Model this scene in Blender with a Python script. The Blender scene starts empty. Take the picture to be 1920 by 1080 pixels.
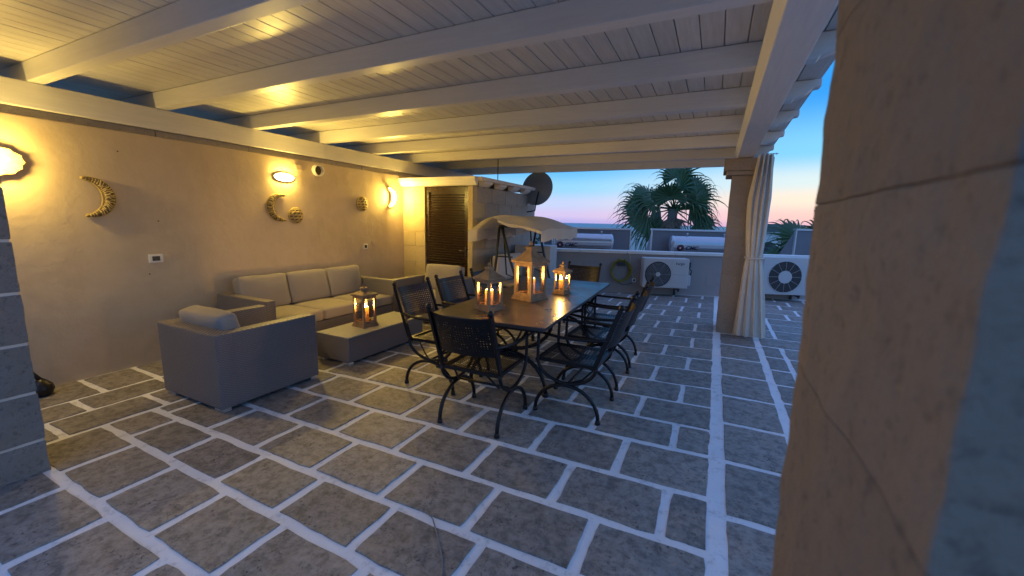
import bpy, bmesh, math, random
from mathutils import Vector, Matrix, noise

random.seed(7)
scene = bpy.context.scene
COL = scene.collection
R = math.radians

# ------------------------------------------------------------------ camera
cam = bpy.data.cameras.new('camera')
cam.sensor_width = 36.0
cam.lens = 36 * 767.3 / 1920
cam.clip_start = 0.02
cam.clip_end = 20000
cam.dof.use_dof = True
cam.dof.focus_distance = 5.2
cam.dof.aperture_fstop = 2.6
cam_ob = bpy.data.objects.new('camera', cam)
COL.objects.link(cam_ob)
yaw, pit, rol = -0.45461, -0.16132, 0.023936
F = Vector((math.sin(yaw)*math.cos(pit), math.cos(yaw)*math.cos(pit), math.sin(pit)))
r0 = Vector((math.cos(yaw), -math.sin(yaw), 0)); u0 = r0.cross(F)
Rt = math.cos(rol)*r0 + math.sin(rol)*u0
Up = -math.sin(rol)*r0 + math.cos(rol)*u0
cam_ob.matrix_world = Matrix(((Rt.x, Up.x, -F.x, 0), (Rt.y, Up.y, -F.y, 0), (Rt.z, Up.z, -F.z, 1.5), (0, 0, 0, 1)))
scene.camera = cam_ob

# ------------------------------------------------------------------ world
SUN_AZ = 52.0       # degrees right of +Y, just below the horizon
world = bpy.data.worlds.new('World'); scene.world = world; world.use_nodes = True
wn, wl = world.node_tree.nodes, world.node_tree.links
bg = wn['Background']
def srgb(r, g, b):
    f = lambda c: (c/255/12.92 if c/255 <= .04045 else ((c/255+.055)/1.055)**2.4)
    return (f(r), f(g), f(b), 1)
tc = wn.new('ShaderNodeTexCoord'); sep = wn.new('ShaderNodeSeparateXYZ')
wl.new(tc.outputs['Generated'], sep.inputs[0])
def ramp(stops):
    n = wn.new('ShaderNodeValToRGB'); n.color_ramp.interpolation = 'EASE'
    el = n.color_ramp.elements
    while len(el) < len(stops): el.new(.5)
    for e, (p, c) in zip(el, stops): e.position = p; e.color = c
    wl.new(sep.outputs['Z'], n.inputs[0]); return n
sd = lambda d: math.sin(R(d))
warm = ramp([(0, srgb(206, 160, 182)), (sd(1.2), srgb(224, 180, 172)), (sd(3.2), srgb(228, 206, 184)), (sd(5.2), srgb(196, 209, 208)),
             (sd(8.5), srgb(118, 184, 220)), (sd(15), srgb(46, 138, 214)), (sd(32), srgb(106, 158, 230)), (1, srgb(132, 158, 228))])
cool = ramp([(0, srgb(158, 152, 204)), (sd(1.0), srgb(184, 172, 208)), (sd(2.6), srgb(172, 184, 216)), (sd(4.6), srgb(132, 186, 222)),
             (sd(7), srgb(88, 166, 222)), (sd(15), srgb(58, 140, 214)), (sd(32), srgb(106, 154, 228)), (1, srgb(132, 158, 228))])
dot = wn.new('ShaderNodeVectorMath'); dot.operation = 'DOT_PRODUCT'
wl.new(tc.outputs['Generated'], dot.inputs[0]); dot.inputs[1].default_value = (sd(SUN_AZ), math.cos(R(SUN_AZ)), 0)
mr = wn.new('ShaderNodeMapRange'); mr.inputs['From Min'].default_value = .30; mr.inputs['From Max'].default_value = .78
mr.interpolation_type = 'SMOOTHSTEP'
wl.new(dot.outputs['Value'], mr.inputs['Value'])
mixs = wn.new('ShaderNodeMix'); mixs.data_type = 'RGBA'
wl.new(mr.outputs[0], mixs.inputs[0]); wl.new(cool.outputs[0], mixs.inputs[6]); wl.new(warm.outputs[0], mixs.inputs[7])
sky = wn.new('ShaderNodeTexSky'); sky.sky_type = 'NISHITA'; sky.sun_disc = False
sky.sun_elevation = R(1.0); sky.sun_rotation = R(SUN_AZ); sky.ozone_density = 6; sky.dust_density = .3
add = wn.new('ShaderNodeMix'); add.data_type = 'RGBA'; add.blend_type = 'ADD'; add.inputs[0].default_value = .02
wl.new(mixs.outputs[2], add.inputs[6]); wl.new(sky.outputs[0], add.inputs[7])
wl.new(add.outputs[2], bg.inputs['Color'])
bg.inputs['Strength'].default_value = 0.71

# the sun has set: only a breath of directional afterglow from its side of the sky
sun = bpy.data.lights.new('sun', 'SUN'); sun.energy = .12; sun.angle = R(12); sun.color = (1, .72, .6)
sun_ob = bpy.data.objects.new('sun', sun); COL.objects.link(sun_ob)
sun_ob.rotation_euler = Vector((-sd(SUN_AZ)*math.cos(R(3)), -math.cos(R(SUN_AZ))*math.cos(R(3)), -sd(3))).to_track_quat('-Z', 'Y').to_euler()

vs = scene.view_settings
vs.view_transform = 'Standard'; vs.look = 'None'; vs.exposure = 1.03; vs.gamma = 1.0
scene.cycles.use_denoising = True
scene.cycles.max_bounces = 8
scene.cycles.diffuse_bounces = 5
scene.cycles.transparent_max_bounces = 16
scene.cycles.sample_clamp_indirect = 4.0
scene.cycles.caustics_reflective = False
scene.cycles.caustics_refractive = False

# ------------------------------------------------------------------ materials
MATS = {}
class NT:
    def __init__(s, name):
        s.m = bpy.data.materials.new(name); s.m.use_nodes = True
        s.n, s.l = s.m.node_tree.nodes, s.m.node_tree.links
        s.b = s.n['Principled BSDF']; s.out = s.n['Material Output']
        MATS[name] = s.m
    def new(s, t, **k):
        x = s.n.new(t)
        for a, v in k.items(): setattr(x, a, v)
        return x
    def pos(s, obj=False):
        return s.new('ShaderNodeTexCoord').outputs['Object'] if obj else s.new('ShaderNodeNewGeometry').outputs['Position']
    def noise(s, vec, scale, detail=4, rough=.6, sc=None):
        if sc:
            mp = s.new('ShaderNodeMapping'); mp.inputs['Scale'].default_value = sc; s.l.new(vec, mp.inputs[0]); vec = mp.outputs[0]
        n = s.new('ShaderNodeTexNoise'); n.inputs['Scale'].default_value = scale; n.inputs['Detail'].default_value = detail; n.inputs['Roughness'].default_value = rough
        s.l.new(vec, n.inputs['Vector']); return n.outputs['Fac']
    def ramp(s, fac, stops):
        n = s.new('ShaderNodeValToRGB'); el = n.color_ramp.elements
        while len(el) < len(stops): el.new(.5)
        for e, (p, c) in zip(el, stops): e.position = p; e.color = (*c, 1) if len(c) == 3 else c
        s.l.new(fac, n.inputs[0]); return n.outputs[0]
    def mix(s, fac, a, b, mode='MIX'):
        n = s.new('ShaderNodeMix', data_type='RGBA', blend_type=mode)
        for i, v in ((0, fac), (6, a), (7, b)):
            if isinstance(v, (int, float)): n.inputs[i].default_value = v
            elif isinstance(v, tuple): n.inputs[i].default_value = (*v, 1) if len(v) == 3 else v
            else: s.l.new(v, n.inputs[i])
        return n.outputs[2]
    def math(s, op, a, b=None):
        n = s.new('ShaderNodeMath', operation=op)
        for i, v in enumerate((a, b)):
            if v is None: continue
            if isinstance(v, (int, float)): n.inputs[i].default_value = v
            else: s.l.new(v, n.inputs[i])
        return n.outputs[0]
    def bump(s, h, strength=.3, dist=.01):
        n = s.new('ShaderNodeBump'); n.inputs['Strength'].default_value = strength; n.inputs['Distance'].default_value = dist
        s.l.new(h, n.inputs['Height']); s.l.new(n.outputs[0], s.b.inputs['Normal'])
    def color(s, c):
        if isinstance(c, tuple): s.b.inputs['Base Color'].default_value = (*c, 1)
        else: s.l.new(c, s.b.inputs['Base Color'])
    def set(s, **k):
        for a, v in k.items():
            i = s.b.inputs[a.replace('_', ' ')]
            if isinstance(v, (int, float)): i.default_value = v
            elif isinstance(v, tuple): i.default_value = (*v, 1)
            else: s.l.new(v, i)
        return s
    def rnd(s): return s.new('ShaderNodeObjectInfo').outputs['Random']

def simple(name, c, rough=.5, metal=0, var=.15, scale=20, bump=.0, obj=True, dist=.003):
    t = NT(name); v = t.noise(t.pos(obj), scale)
    t.color(t.mix(v, tuple(x*(1-var) for x in c), tuple(min(1, x*(1+var)) for x in c)))
    t.set(Roughness=rough, Metallic=metal)
    if bump: t.bump(v, bump, dist)
    return t.m

# plaster of the long wall
t = NT('plaster'); p = t.pos(); big = t.noise(p, .9, 3); fine = t.noise(p, 7, 6); lump = t.noise(p, 2.6, 5, .65)
c = t.mix(big, (.60, .485, .345), (.55, .44, .315)); c = t.mix(t.ramp(fine, [(.35, (0, 0, 0)), (.7, (1, 1, 1))]), c, t.mix(1, c, (.93, .92, .9), 'MULTIPLY'))
c = t.mix(t.ramp(t.noise(p, 34, 2), [(.23, (1, 1, 1)), (.27, (0, 0, 0))]), c, t.mix(1, c, (.86, .85, .84), 'MULTIPLY'))
c = t.mix(t.ramp(t.noise(p, 1.6, 6, .7, (1, 1, .35)), [(.36, (.55, .55, .55)), (.52, (0, 0, 0))]), c, t.mix(1, c, (.84, .81, .78), 'MULTIPLY'))
t.color(c); t.set(Roughness=.85)
t.bump(t.math('ADD', t.math('MULTIPLY', t.ramp(lump, [(.45, (0, 0, 0)), (.62, (1, 1, 1))]), .5), t.math('MULTIPLY', fine, .35)), .38, .012)
# parapet plaster
t = NT('parapet_plaster'); p = t.pos(); big = t.noise(p, 1.3, 4); st = t.noise(p, 4, 5, .6, (1, 1, .25))
t.color(t.mix(t.ramp(st, [(.3, (0, 0, 0)), (.75, (1, 1, 1))]), (.33, .285, .265), t.mix(big, (.38, .33, .305), (.29, .25, .24)))); t.set(Roughness=.85); t.bump(t.noise(p, 25, 4), .25, .004)
# white painted timber
def timber(name, along, c1, c2, rough):
    t = NT(name); p = t.pos(); sc = (1, 14, 14) if along == 'x' else (14, 1, 14)
    g = t.noise(p, 3.0, 6, .65, sc); b = t.noise(p, 1.1, 3); r = t.rnd()
    c = t.mix(t.ramp(g, [(.3, (0, 0, 0)), (.72, (1, 1, 1))]), c1, c2)
    c = t.mix(t.math('MULTIPLY', b, .35), c, t.mix(1, c, (.86, .83, .78), 'MULTIPLY'))
    c = t.mix(t.math('MULTIPLY', r, .5), c, t.mix(1, c, (.85, .84, .83), 'MULTIPLY'))
    c = t.mix(t.ramp(t.noise(p, 5, 2), [(.20, (.8, .8, .8)), (.235, (0, 0, 0))]), c, (.3, .26, .22))
    t.color(c); t.set(Roughness=rough); t.bump(g, .22, .003); return t.m
timber('white_timber', 'x', (.72, .70, .67), (.80, .78, .75), .40)
timber('white_timber_long', 'y', (.70, .68, .65), (.79, .77, .74), .40)
timber('ceiling_board', 'y', (.58, .555, .52), (.74, .715, .68), .36)
# paving
t = NT('paving'); p = t.pos(); r = t.rnd()
n1 = t.noise(p, 3.0, 6, .7); n2 = t.noise(p, 55, 5, .7); n3 = t.noise(p, 5, 5, .7); n4 = t.noise(p, 95, 3, .6); n5 = t.noise(p, 16, 6, .75)
c = t.mix(t.ramp(n1, [(.32, (0, 0, 0)), (.68, (1, 1, 1))]), (.28, .25, .215), (.385, .345, .30))
c = t.mix(r, c, t.mix(1, c, (.74, .73, .73), 'MULTIPLY'))
c = t.mix(t.ramp(n5, [(.38, (1, 1, 1)), (.55, (0, 0, 0))]), c, t.mix(1, c, (.52, .52, .54), 'MULTIPLY'))
c = t.mix(t.ramp(n5, [(.58, (0, 0, 0)), (.75, (.8, .8, .8))]), c, (.43, .385, .325))
sp = t.ramp(n2, [(.36, (1, 1, 1)), (.45, (0, 0, 0))])
c = t.mix(t.math('MULTIPLY', sp, t.ramp(n3, [(.42, (.15, .15, .15)), (.60, (1, 1, 1))])), c, (.05, .045, .042))
c = t.mix(t.ramp(n4, [(.70, (0, 0, 0)), (.76, (.8, .8, .8))]), c, (.52, .48, .43))
t.color(c); t.set(Roughness=t.ramp(n3, [(.3, (.45, .45, .45)), (.7, (.7, .7, .7))]))
t.bump(t.math('ADD', t.math('MULTIPLY', n2, .35), t.math('ADD', n3, t.math('MULTIPLY', n5, .8))), .8, .012)
t = NT('grout'); p = t.pos(); n1 = t.noise(p, 6, 5); n2 = t.noise(p, 40, 4)
c = t.mix(n1, (.66, .65, .65), (.86, .855, .85)); c = t.mix(t.ramp(t.noise(p, 11, 6, .75), [(.33, (.7, .7, .7)), (.46, (0, 0, 0))]), c, (.42, .40, .385))
t.color(c); t.set(Roughness=.72); t.bump(t.math('ADD', n1, t.math('MULTIPLY', n2, .4)), .5, .008)
# tufa blocks
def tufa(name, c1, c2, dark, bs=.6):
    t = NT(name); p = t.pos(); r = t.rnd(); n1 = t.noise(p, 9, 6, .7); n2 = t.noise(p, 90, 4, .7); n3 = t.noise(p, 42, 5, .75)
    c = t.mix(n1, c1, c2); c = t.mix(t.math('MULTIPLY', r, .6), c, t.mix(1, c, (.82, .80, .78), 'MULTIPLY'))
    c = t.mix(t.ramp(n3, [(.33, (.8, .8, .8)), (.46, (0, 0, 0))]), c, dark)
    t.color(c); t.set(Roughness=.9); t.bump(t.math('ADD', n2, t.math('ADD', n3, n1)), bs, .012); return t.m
tufa('tufa', (.18, .135, .098), (.245, .186, .135), (.11, .08, .058))
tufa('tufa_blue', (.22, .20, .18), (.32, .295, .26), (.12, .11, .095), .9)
tufa('tufa_far', (.30, .235, .175), (.38, .30, .225), (.19, .145, .105), .5)
tufa('tufa_grey', (.36, .33, .29), (.47, .43, .37), (.20, .18, .16), .7)
tufa('sandstone', (.44, .355, .20), (.54, .44, .27), (.33, .26, .15), .4)
simple('mortar', (.56, .52, .46), .9, 0, .15, 14, .5, False, .006)
simple('white_trim', (.72, .69, .63), .7, 0, .10, 9, .3, False, .004)
# woven rattan
t = NT('rattan'); p = t.pos(True); s = t.new('ShaderNodeSeparateXYZ'); t.l.new(p, s.inputs[0])
def wv(k, ph=0): return t.math('SINE', t.math('ADD', k, ph))
u = t.math('MULTIPLY', t.math('ADD', s.outputs[0], s.outputs[1]), 2*math.pi/.038); v = t.math('MULTIPLY', s.outputs[2], 2*math.pi/.019)
w = t.math('MULTIPLY', wv(u), wv(v)); w2 = t.math('ABSOLUTE', wv(v, 1.57))
h = t.math('ADD', t.math('MULTIPLY', w, .5), t.math('MULTIPLY', w2, .5)); nn = t.noise(p, 60, 3)
c = t.mix(t.ramp(h, [(.0, (0, 0, 0)), (.8, (1, 1, 1))]), (.12, .108, .112), (.24, .218, .222)); c = t.mix(t.math('MULTIPLY', nn, .5), c, t.mix(1, c, (.8, .78, .76), 'MULTIPLY'))
t.color(c); t.set(Roughness=.45); t.bump(h, .7, .005)
# cushion cloth
t = NT('cushion'); p = t.pos(True); n1 = t.noise(p, 3, 4); n2 = t.noise(p, 350, 2)
t.color(t.mix(n1, (.27, .242, .215), (.335, .30, .268))); t.set(Roughness=.9); t.bump(t.math('ADD', t.math('MULTIPLY', n1, 3), t.math('MULTIPLY', n2, .5)), .3, .006)
simple('glass_top', (.42, .43, .36), .12, 0, .05, 5)
simple('iron', (.018, .015, .016), .36, .5, .3, 40, .25, True, .002)
t = NT('table_top'); p = t.pos(True); n1 = t.noise(p, 4, 5, .65); n2 = t.noise(p, 26, 4)
t.color(t.mix(n1, (.034, .028, .026), (.06, .052, .048))); t.set(Roughness=t.ramp(n1, [(.3, (.24, .24, .24)), (.7, (.4, .4, .4))])); t.bump(t.math('ADD', n1, t.math('MULTIPLY', n2, .2)), .18, .006)
t = NT('lantern_wood'); p = t.pos(True); g = t.noise(p, 14, 5, .65, (1, 1, .2))
t.color(t.mix(t.ramp(g, [(.3, (0, 0, 0)), (.7, (1, 1, 1))]), (.20, .12, .065), (.40, .26, .145))); t.set(Roughness=.65); t.bump(g, .4, .003)
t = NT('lantern_glass')
tr = t.new('ShaderNodeBsdfTransparent'); tr.inputs[0].default_value = (.96, .95, .93, 1); gl = t.new('ShaderNodeBsdfGlossy'); gl.inputs['Roughness'].default_value = .02
fr = t.new('ShaderNodeLayerWeight'); fr.inputs[0].default_value = .5; mx = t.new('ShaderNodeMixShader'); t.l.new(t.math('ADD', t.math('MULTIPLY', t.math('POWER', fr.outputs[1], 4), .8), .045), mx.inputs[0]); t.l.new(tr.outputs[0], mx.inputs[1]); t.l.new(gl.outputs[0], mx.inputs[2]); t.l.new(mx.outputs[0], t.out.inputs['Surface'])
t = NT('wax'); df = t.new('ShaderNodeBsdfDiffuse'); tl = t.new('ShaderNodeBsdfTranslucent'); df.inputs[0].default_value = (.86, .74, .52, 1); tl.inputs[0].default_value = (.9, .66, .30, 1)
mx = t.new('ShaderNodeMixShader'); mx.inputs[0].default_value = .72; t.l.new(df.outputs[0], mx.inputs[1]); t.l.new(tl.outputs[0], mx.inputs[2]); t.l.new(mx.outputs[0], t.out.inputs['Surface'])
def emit(name, c, s):
    t = NT(name); e = t.new('ShaderNodeEmission'); e.inputs[0].default_value = (*c, 1); e.inputs[1].default_value = s; t.l.new(e.outputs[0], t.out.inputs['Surface']); return t.m
emit('flame', (1, .58, .15), 1700)
emit('lamp_glow', (1, .68, .14), 230)
simple('lamp_cream', (.36, .25, .09), .6, 0, .1, 20, .3)
simple('wick', (.02, .018, .016), .9)
# glowing ceramic: thin, lit from the bulb behind it
t = NT('lamp_shell'); n = t.noise(t.pos(True), 30, 4)
tl = t.new('ShaderNodeBsdfTranslucent'); tl.inputs[0].default_value = (.85, .66, .28, 1); df = t.new('ShaderNodeBsdfDiffuse'); df.inputs[0].default_value = (.8, .68, .42, 1)
mx = t.new('ShaderNodeMixShader'); mx.inputs[0].default_value = .55; t.l.new(df.outputs[0], mx.inputs[1]); t.l.new(tl.outputs[0], mx.inputs[2]); t.l.new(mx.outputs[0], t.out.inputs['Surface'])
t = NT('wicker'); p = t.pos(True); n1 = t.noise(p, 50, 4)
t.color(t.mix(n1, (.36, .26, .10), (.60, .46, .20))); t.set(Roughness=.55); t.bump(n1, .6, .004)
simple('wicker_core', (.11, .075, .03), .8, 0, .3, 60, .6, True, .004)
simple('white_plastic', (.72, .71, .69), .4, 0, .06, 8)
simple('dark_plastic', (.03, .028, .03), .4, 0, .2, 20)
t = NT('louvre'); p = t.pos(True); g = t.noise(p, 8, 4, .6, (1, 8, 8)); t.color(t.mix(g, (.016, .008, .006), (.035, .018, .012))); t.set(Roughness=.25); t.bump(g, .2, .002)
t = NT('canvas'); p = t.pos(); n1 = t.noise(p, 3, 4); n2 = t.noise(p, 9, 4)
df = t.new('ShaderNodeBsdfDiffuse'); tl = t.new('ShaderNodeBsdfTranslucent'); cc = t.mix(n1, (.68, .61, .52), (.78, .71, .62)); t.l.new(cc, df.inputs[0]); t.l.new(cc, tl.inputs[0])
bm_ = t.new('ShaderNodeBump'); bm_.inputs['Strength'].default_value = .4; bm_.inputs['Distance'].default_value = .03; t.l.new(n2, bm_.inputs['Height']); t.l.new(bm_.outputs[0], df.inputs['Normal'])
mx = t.new('ShaderNodeMixShader'); mx.inputs[0].default_value = .22; t.l.new(df.outputs[0], mx.inputs[1]); t.l.new(tl.outputs[0], mx.inputs[2]); t.l.new(mx.outputs[0], t.out.inputs['Surface'])
simple('dark_tube', (.025, .028, .03), .4, .3, .2, 30)
simple('tank_metal', (.46, .47, .49), .22, .55, .06, 6)
simple('panel_back', (.17, .17, .185), .55, .2, .2, 5, .1)
simple('aluminium', (.55, .57, .6), .35, .8, .1, 12)
simple('ac_white', (.52, .51, .50), .42, 0, .07, 5)
simple('hose', (.27, .22, .02), .45, 0, .15, 12)
simple('dish_grey', (.27, .31, .33), .5, .1, .12, 6)
simple('logo_red', (.16, .02, .03), .5)
simple('logo_dark', (.015, .012, .03), .5)
simple('logo_ring', (.03, .015, .03), .5)
t = NT('palm_leaf'); p = t.pos(True); n1 = t.noise(p, 6, 3); r = t.rnd(); c = t.mix(n1, (.028, .075, .028), (.07, .145, .05)); t.color(t.mix(t.math('MULTIPLY', r, .6), c, (.05, .085, .03))); t.set(Roughness=.45)
simple('palm_dry', (.16, .12, .08), .8, 0, .3, 12)
simple('palm_bark', (.12, .10, .085), .9, 0, .35, 14, .8, True, .02)
simple('petiole', (.07, .10, .04), .5, 0, .3, 10)
simple('jug_black', (.02, .018, .02), .35, .2, .2, 10)
simple('cord_grey', (.20, .20, .21), .6)
t = NT('sea'); p = t.pos(); t.color(t.mix(t.noise(p, .004, 4), (.03, .07, .11), (.05, .10, .14))); t.set(Roughness=.35); t.bump(t.noise(p, .4, 4), .3, .3)
simple('ground', (.13, .13, .09), .95, 0, .4, .08, 0, False)
simple('far_trees', (.03, .05, .035), .95, 0, .4, .2, 0, False)
simple('house_white', (.66, .66, .64), .8, 0, .08, .7, 0, False)
simple('house_glass', (.03, .05, .07), .15, 0, .1, 3)

# ------------------------------------------------------------------ helpers
class MB:
    def __init__(s): s.v = []; s.f = []; s.sm = []
    def add(s, vs, fs, smooth=False):
        o = len(s.v); s.v += [tuple(x) for x in vs]; s.f += [tuple(i+o for i in f) for f in fs]; s.sm += [smooth]*len(fs); return s
    def box(s, x0, x1, y0, y1, z0, z1):
        return s.add([(x0, y0, z0), (x1, y0, z0), (x1, y1, z0), (x0, y1, z0), (x0, y0, z1), (x1, y0, z1), (x1, y1, z1), (x0, y1, z1)],
                     [(3, 2, 1, 0), (4, 5, 6, 7), (0, 1, 5, 4), (1, 2, 6, 5), (2, 3, 7, 6), (3, 0, 4, 7)])
    def bar(s, a, b, w, d, up=(0, 0, 1)):
        a, b = Vector(a), Vector(b); t_ = (b-a).normalized(); x = t_.cross(Vector(up))
        if x.length < 1e-4: x = t_.cross(Vector((1, 0, 0)))
        x.normalize(); y = x.cross(t_); vs_ = []
        for p_ in (a, b):
            for i, j in ((-1, -1), (1, -1), (1, 1), (-1, 1)): vs_.append(p_+x*(w/2*i)+y*(d/2*j))
        return s.add(vs_, [(0, 3, 2, 1), (4, 5, 6, 7), (0, 1, 5, 4), (1, 2, 6, 5), (2, 3, 7, 6), (3, 0, 4, 7)])
    def tube(s, pts, r, n=8, closed=False, caps=True):
        pts = [Vector(p_) for p_ in pts]; m = len(pts); rs = r if isinstance(r, (list, tuple)) else [r]*m
        vs_, fs = [], []; prev = None
        for i, p_ in enumerate(pts):
            if closed: tg = pts[(i+1) % m]-pts[i-1]
            else: tg = pts[min(i+1, m-1)]-pts[max(i-1, 0)]
            tg.normalize()
            if prev is None:
                a = Vector((0, 0, 1)) if abs(tg.z) < .9 else Vector((1, 0, 0)); x = tg.cross(a).normalized()
            else:
                x = prev-tg*prev.dot(tg); x.normalize()
            prev = x; y = tg.cross(x)
            for k in range(n):
                an = 2*math.pi*k/n; vs_.append(p_+(x*math.cos(an)+y*math.sin(an))*rs[i])
        for i in range(m if closed else m-1):
            j = (i+1) % m
            for k in range(n): fs.append((i*n+k, i*n+(k+1) % n, j*n+(k+1) % n, j*n+k))
        s.add(vs_, fs, True)
        if caps and not closed:
            o = len(s.v)-len(vs_); s.f += [tuple(o+k for k in reversed(range(n))), tuple(o+(m-1)*n+k for k in range(n))]; s.sm += [False]*2
        return s
    def lathe(s, prof, n=16, c=(0, 0, 0), smooth=True, rot=0):
        vs_, fs = [], []
        for (r, z) in prof:
            for k in range(n):
                a = 2*math.pi*k/n+rot; vs_.append((c[0]+r*math.cos(a), c[1]+r*math.sin(a), c[2]+z))
        for i in range(len(prof)-1):
            for k in range(n): fs.append((i*n+k, i*n+(k+1) % n, (i+1)*n+(k+1) % n, (i+1)*n+k))
        s.add(vs_, fs, smooth)
        o = len(s.v)-len(vs_); s.f += [tuple(o+k for k in reversed(range(n))), tuple(o+(len(prof)-1)*n+k for k in range(n))]; s.sm += [False]*2
        return s
    def ball(s, c, r, n=10):
        prof = [(max(r*math.sin(math.pi*i/6), 1e-4), -r*math.cos(math.pi*i/6)) for i in range(7)]; return s.lathe(prof, n, c)
    def prism(s, poly, axis, a, b):
        # poly in the two other axes, extruded along axis
        def P3(q, h): return {'x': (h, q[0], q[1]), 'y': (q[0], h, q[1]), 'z': (q[0], q[1], h)}[axis]
        n = len(poly); return s.add([P3(q, a) for q in poly]+[P3(q, b) for q in poly], [tuple(range(n)), tuple(reversed(range(n, 2*n)))]+[(i, i+n, (i+1) % n+n, (i+1) % n) for i in range(n)])
    def cushion(s, x0, x1, y0, y1, z0, z1, r=.045, crown=.02, N=9, seed=0):
        hx, hy, hz = (x1-x0)/2, (y1-y0)/2, (z1-z0)/2; cx, cy, cz = (x0+x1)/2, (y0+y1)/2, (z0+z1)/2; r = min(r, hx, hy, hz)
        idx, vs_, fs = {}, [], []
        def vert(i, j, k):
            if (i, j, k) in idx: return idx[(i, j, k)]
            p_ = [2*q/N-1 for q in (i, j, k)]; h = (hx, hy, hz); q = Vector([p_[a]*h[a] for a in range(3)])
            inn = Vector([max(-(h[a]-r), min(h[a]-r, q[a])) for a in range(3)]); d = q-inn
            if d.length > 1e-9: d = d.normalized()*r
            o = inn+d; f = (1-p_[0]**2)*(1-p_[1]**2) if hz <= min(hx, hy) else ((1-p_[1]**2)*(1-p_[2]**2) if hx <= min(hy, hz) else (1-p_[0]**2)*(1-p_[2]**2))
            ax = 2 if hz <= min(hx, hy) else (0 if hx <= min(hy, hz) else 1)
            o[ax] += crown*f*(1 if p_[ax] > .99 else (-1 if p_[ax] < -.99 else 0))
            w = .006*noise.noise(Vector((o.x*6+seed*3.1, o.y*6, o.z*6)))
            idx[(i, j, k)] = len(vs_); vs_.append((cx+o.x+w, cy+o.y+w, cz+o.z+w)); return idx[(i, j, k)]
        for a in range(N):
            for b in range(N):
                for fix in (0, N):
                    q1 = [vert(a, b, fix), vert(a+1, b, fix), vert(a+1, b+1, fix), vert(a, b+1, fix)]; q2 = [vert(a, fix, b), vert(a, fix, b+1), vert(a+1, fix, b+1), vert(a+1, fix, b)]; q3 = [vert(fix, a, b), vert(fix, a+1, b), vert(fix, a+1, b+1), vert(fix, a, b+1)]
                    for q in (q1, q2, q3): fs.append(tuple(q if fix == N else reversed(q)))
        return s.add(vs_, fs, True)
    def mesh(s, name, mat, bevel=0, seg=2):
        me = bpy.data.meshes.new(name); me.from_pydata(s.v, [], s.f)
        me.polygons.foreach_set('use_smooth', s.sm)
        if bevel:
            bm = bmesh.new(); bm.from_mesh(me); bmesh.ops.remove_doubles(bm, verts=bm.verts, dist=1e-6); bmesh.ops.recalc_face_normals(bm, faces=bm.faces)
            ed = [e for e in bm.edges if len(e.link_faces) == 2 and e.calc_face_angle(0) > .5]
            bmesh.ops.bevel(bm, geom=ed, offset=bevel, segments=seg, profile=.6, affect='EDGES', clamp_overlap=True)
            bm.to_mesh(me); bm.free()
        me.materials.append(MATS[mat] if isinstance(mat, str) else mat); me.update(); return me
    def build(s, name, mat, parent=None, bevel=0, seg=2, loc=None):
        return put(name, s.mesh(name, mat, bevel, seg), parent, loc)

def put(name, me, parent=None, loc=None, rot=None):
    o = bpy.data.objects.new(name, me); COL.objects.link(o)
    if parent: o.parent = parent
    if loc: o.location = loc
    if rot: o.rotation_euler = rot
    return o
def tag(o, label=None, cat=None, group=None, kind=None):
    if label: o['label'] = label
    if cat: o['category'] = cat
    if group: o['group'] = group
    if kind: o['kind'] = kind
    return o
def thing(name, label, cat, loc=(0, 0, 0), rz=0, group=None):
    o = bpy.data.objects.new(name, None); COL.objects.link(o); o.empty_display_size = .1
    o.location = loc; o.rotation_euler = (0, 0, rz); return tag(o, label, cat, group)
def kids(o): return [c for c in list(bpy.data.objects) if c.parent == o]
def dup(o, parent=None, loc=None, rz=None, label=None):
    c = o.copy(); COL.objects.link(c)
    if parent: c.parent = parent
    if loc: c.location = loc
    if rz is not None: c.rotation_euler = (0, 0, rz)
    if label: c['label'] = label
    for ch in kids(o): dup(ch, c)
    return c
def text_mesh(txt, size, depth, mat, shear=0, bold=0):
    cu = bpy.data.curves.new('lettering', 'FONT'); cu.body = txt; cu.size = size; cu.extrude = depth; cu.shear = shear; cu.offset = bold; cu.align_x = 'LEFT'
    o = bpy.data.objects.new('tmp', cu); COL.objects.link(o); dg = bpy.context.evaluated_depsgraph_get()
    me = bpy.data.meshes.new_from_object(o.evaluated_get(dg)); bpy.data.objects.remove(o); me.materials.clear(); me.materials.append(MATS[mat]); return me
def arc(c, rx, rz, a0, a1, n, y=0):
    return [(c[0]+rx*math.cos(R(a0+(a1-a0)*i/n)), y, c[1]+rz*math.sin(R(a0+(a1-a0)*i/n))) for i in range(n+1)]

# parapet frame: runs at an angle to the rest of the terrace
PA = R(20.8); PE = Vector((math.cos(PA), math.sin(PA), 0)); PN = Vector((math.sin(PA), -math.cos(PA), 0)); PO = Vector((-1.05, 9.36, 0))
def pp(s, off, z): q = PO+PE*s+PN*off; return Vector((q.x, q.y, z))

# ================================================================== SETTING
# ---- far ground, sea, hills
g = MB(); g.box(-900, 900, -400, 260, -5.2, -5.0); tag(g.build('ground', 'ground'), kind='structure')
g = MB(); g.add([(-16000, 255, -5.4), (16000, 255, -5.4), (16000, 19000, -5.4), (-16000, 19000, -5.4)], [(0, 1, 2, 3)]); tag(g.build('sea', 'sea'), kind='structure')
g = MB(); hv, hf = [], []
for i in range(61):
    x = 20+i*14; h = 4+7*noise.noise(Vector((i*.21, 3, 0)))+5*min(1, i/14); hv += [(x, 560, -6), (x, 600, max(-4, h)), (x, 700, -6)]
for i in range(60): a = i*3; hf += [(a, a+3, a+4, a+1), (a+1, a+4, a+5, a+2)]
g.add(hv, hf, True); tag(g.build('hills', 'far_trees'), kind='structure')

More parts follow.
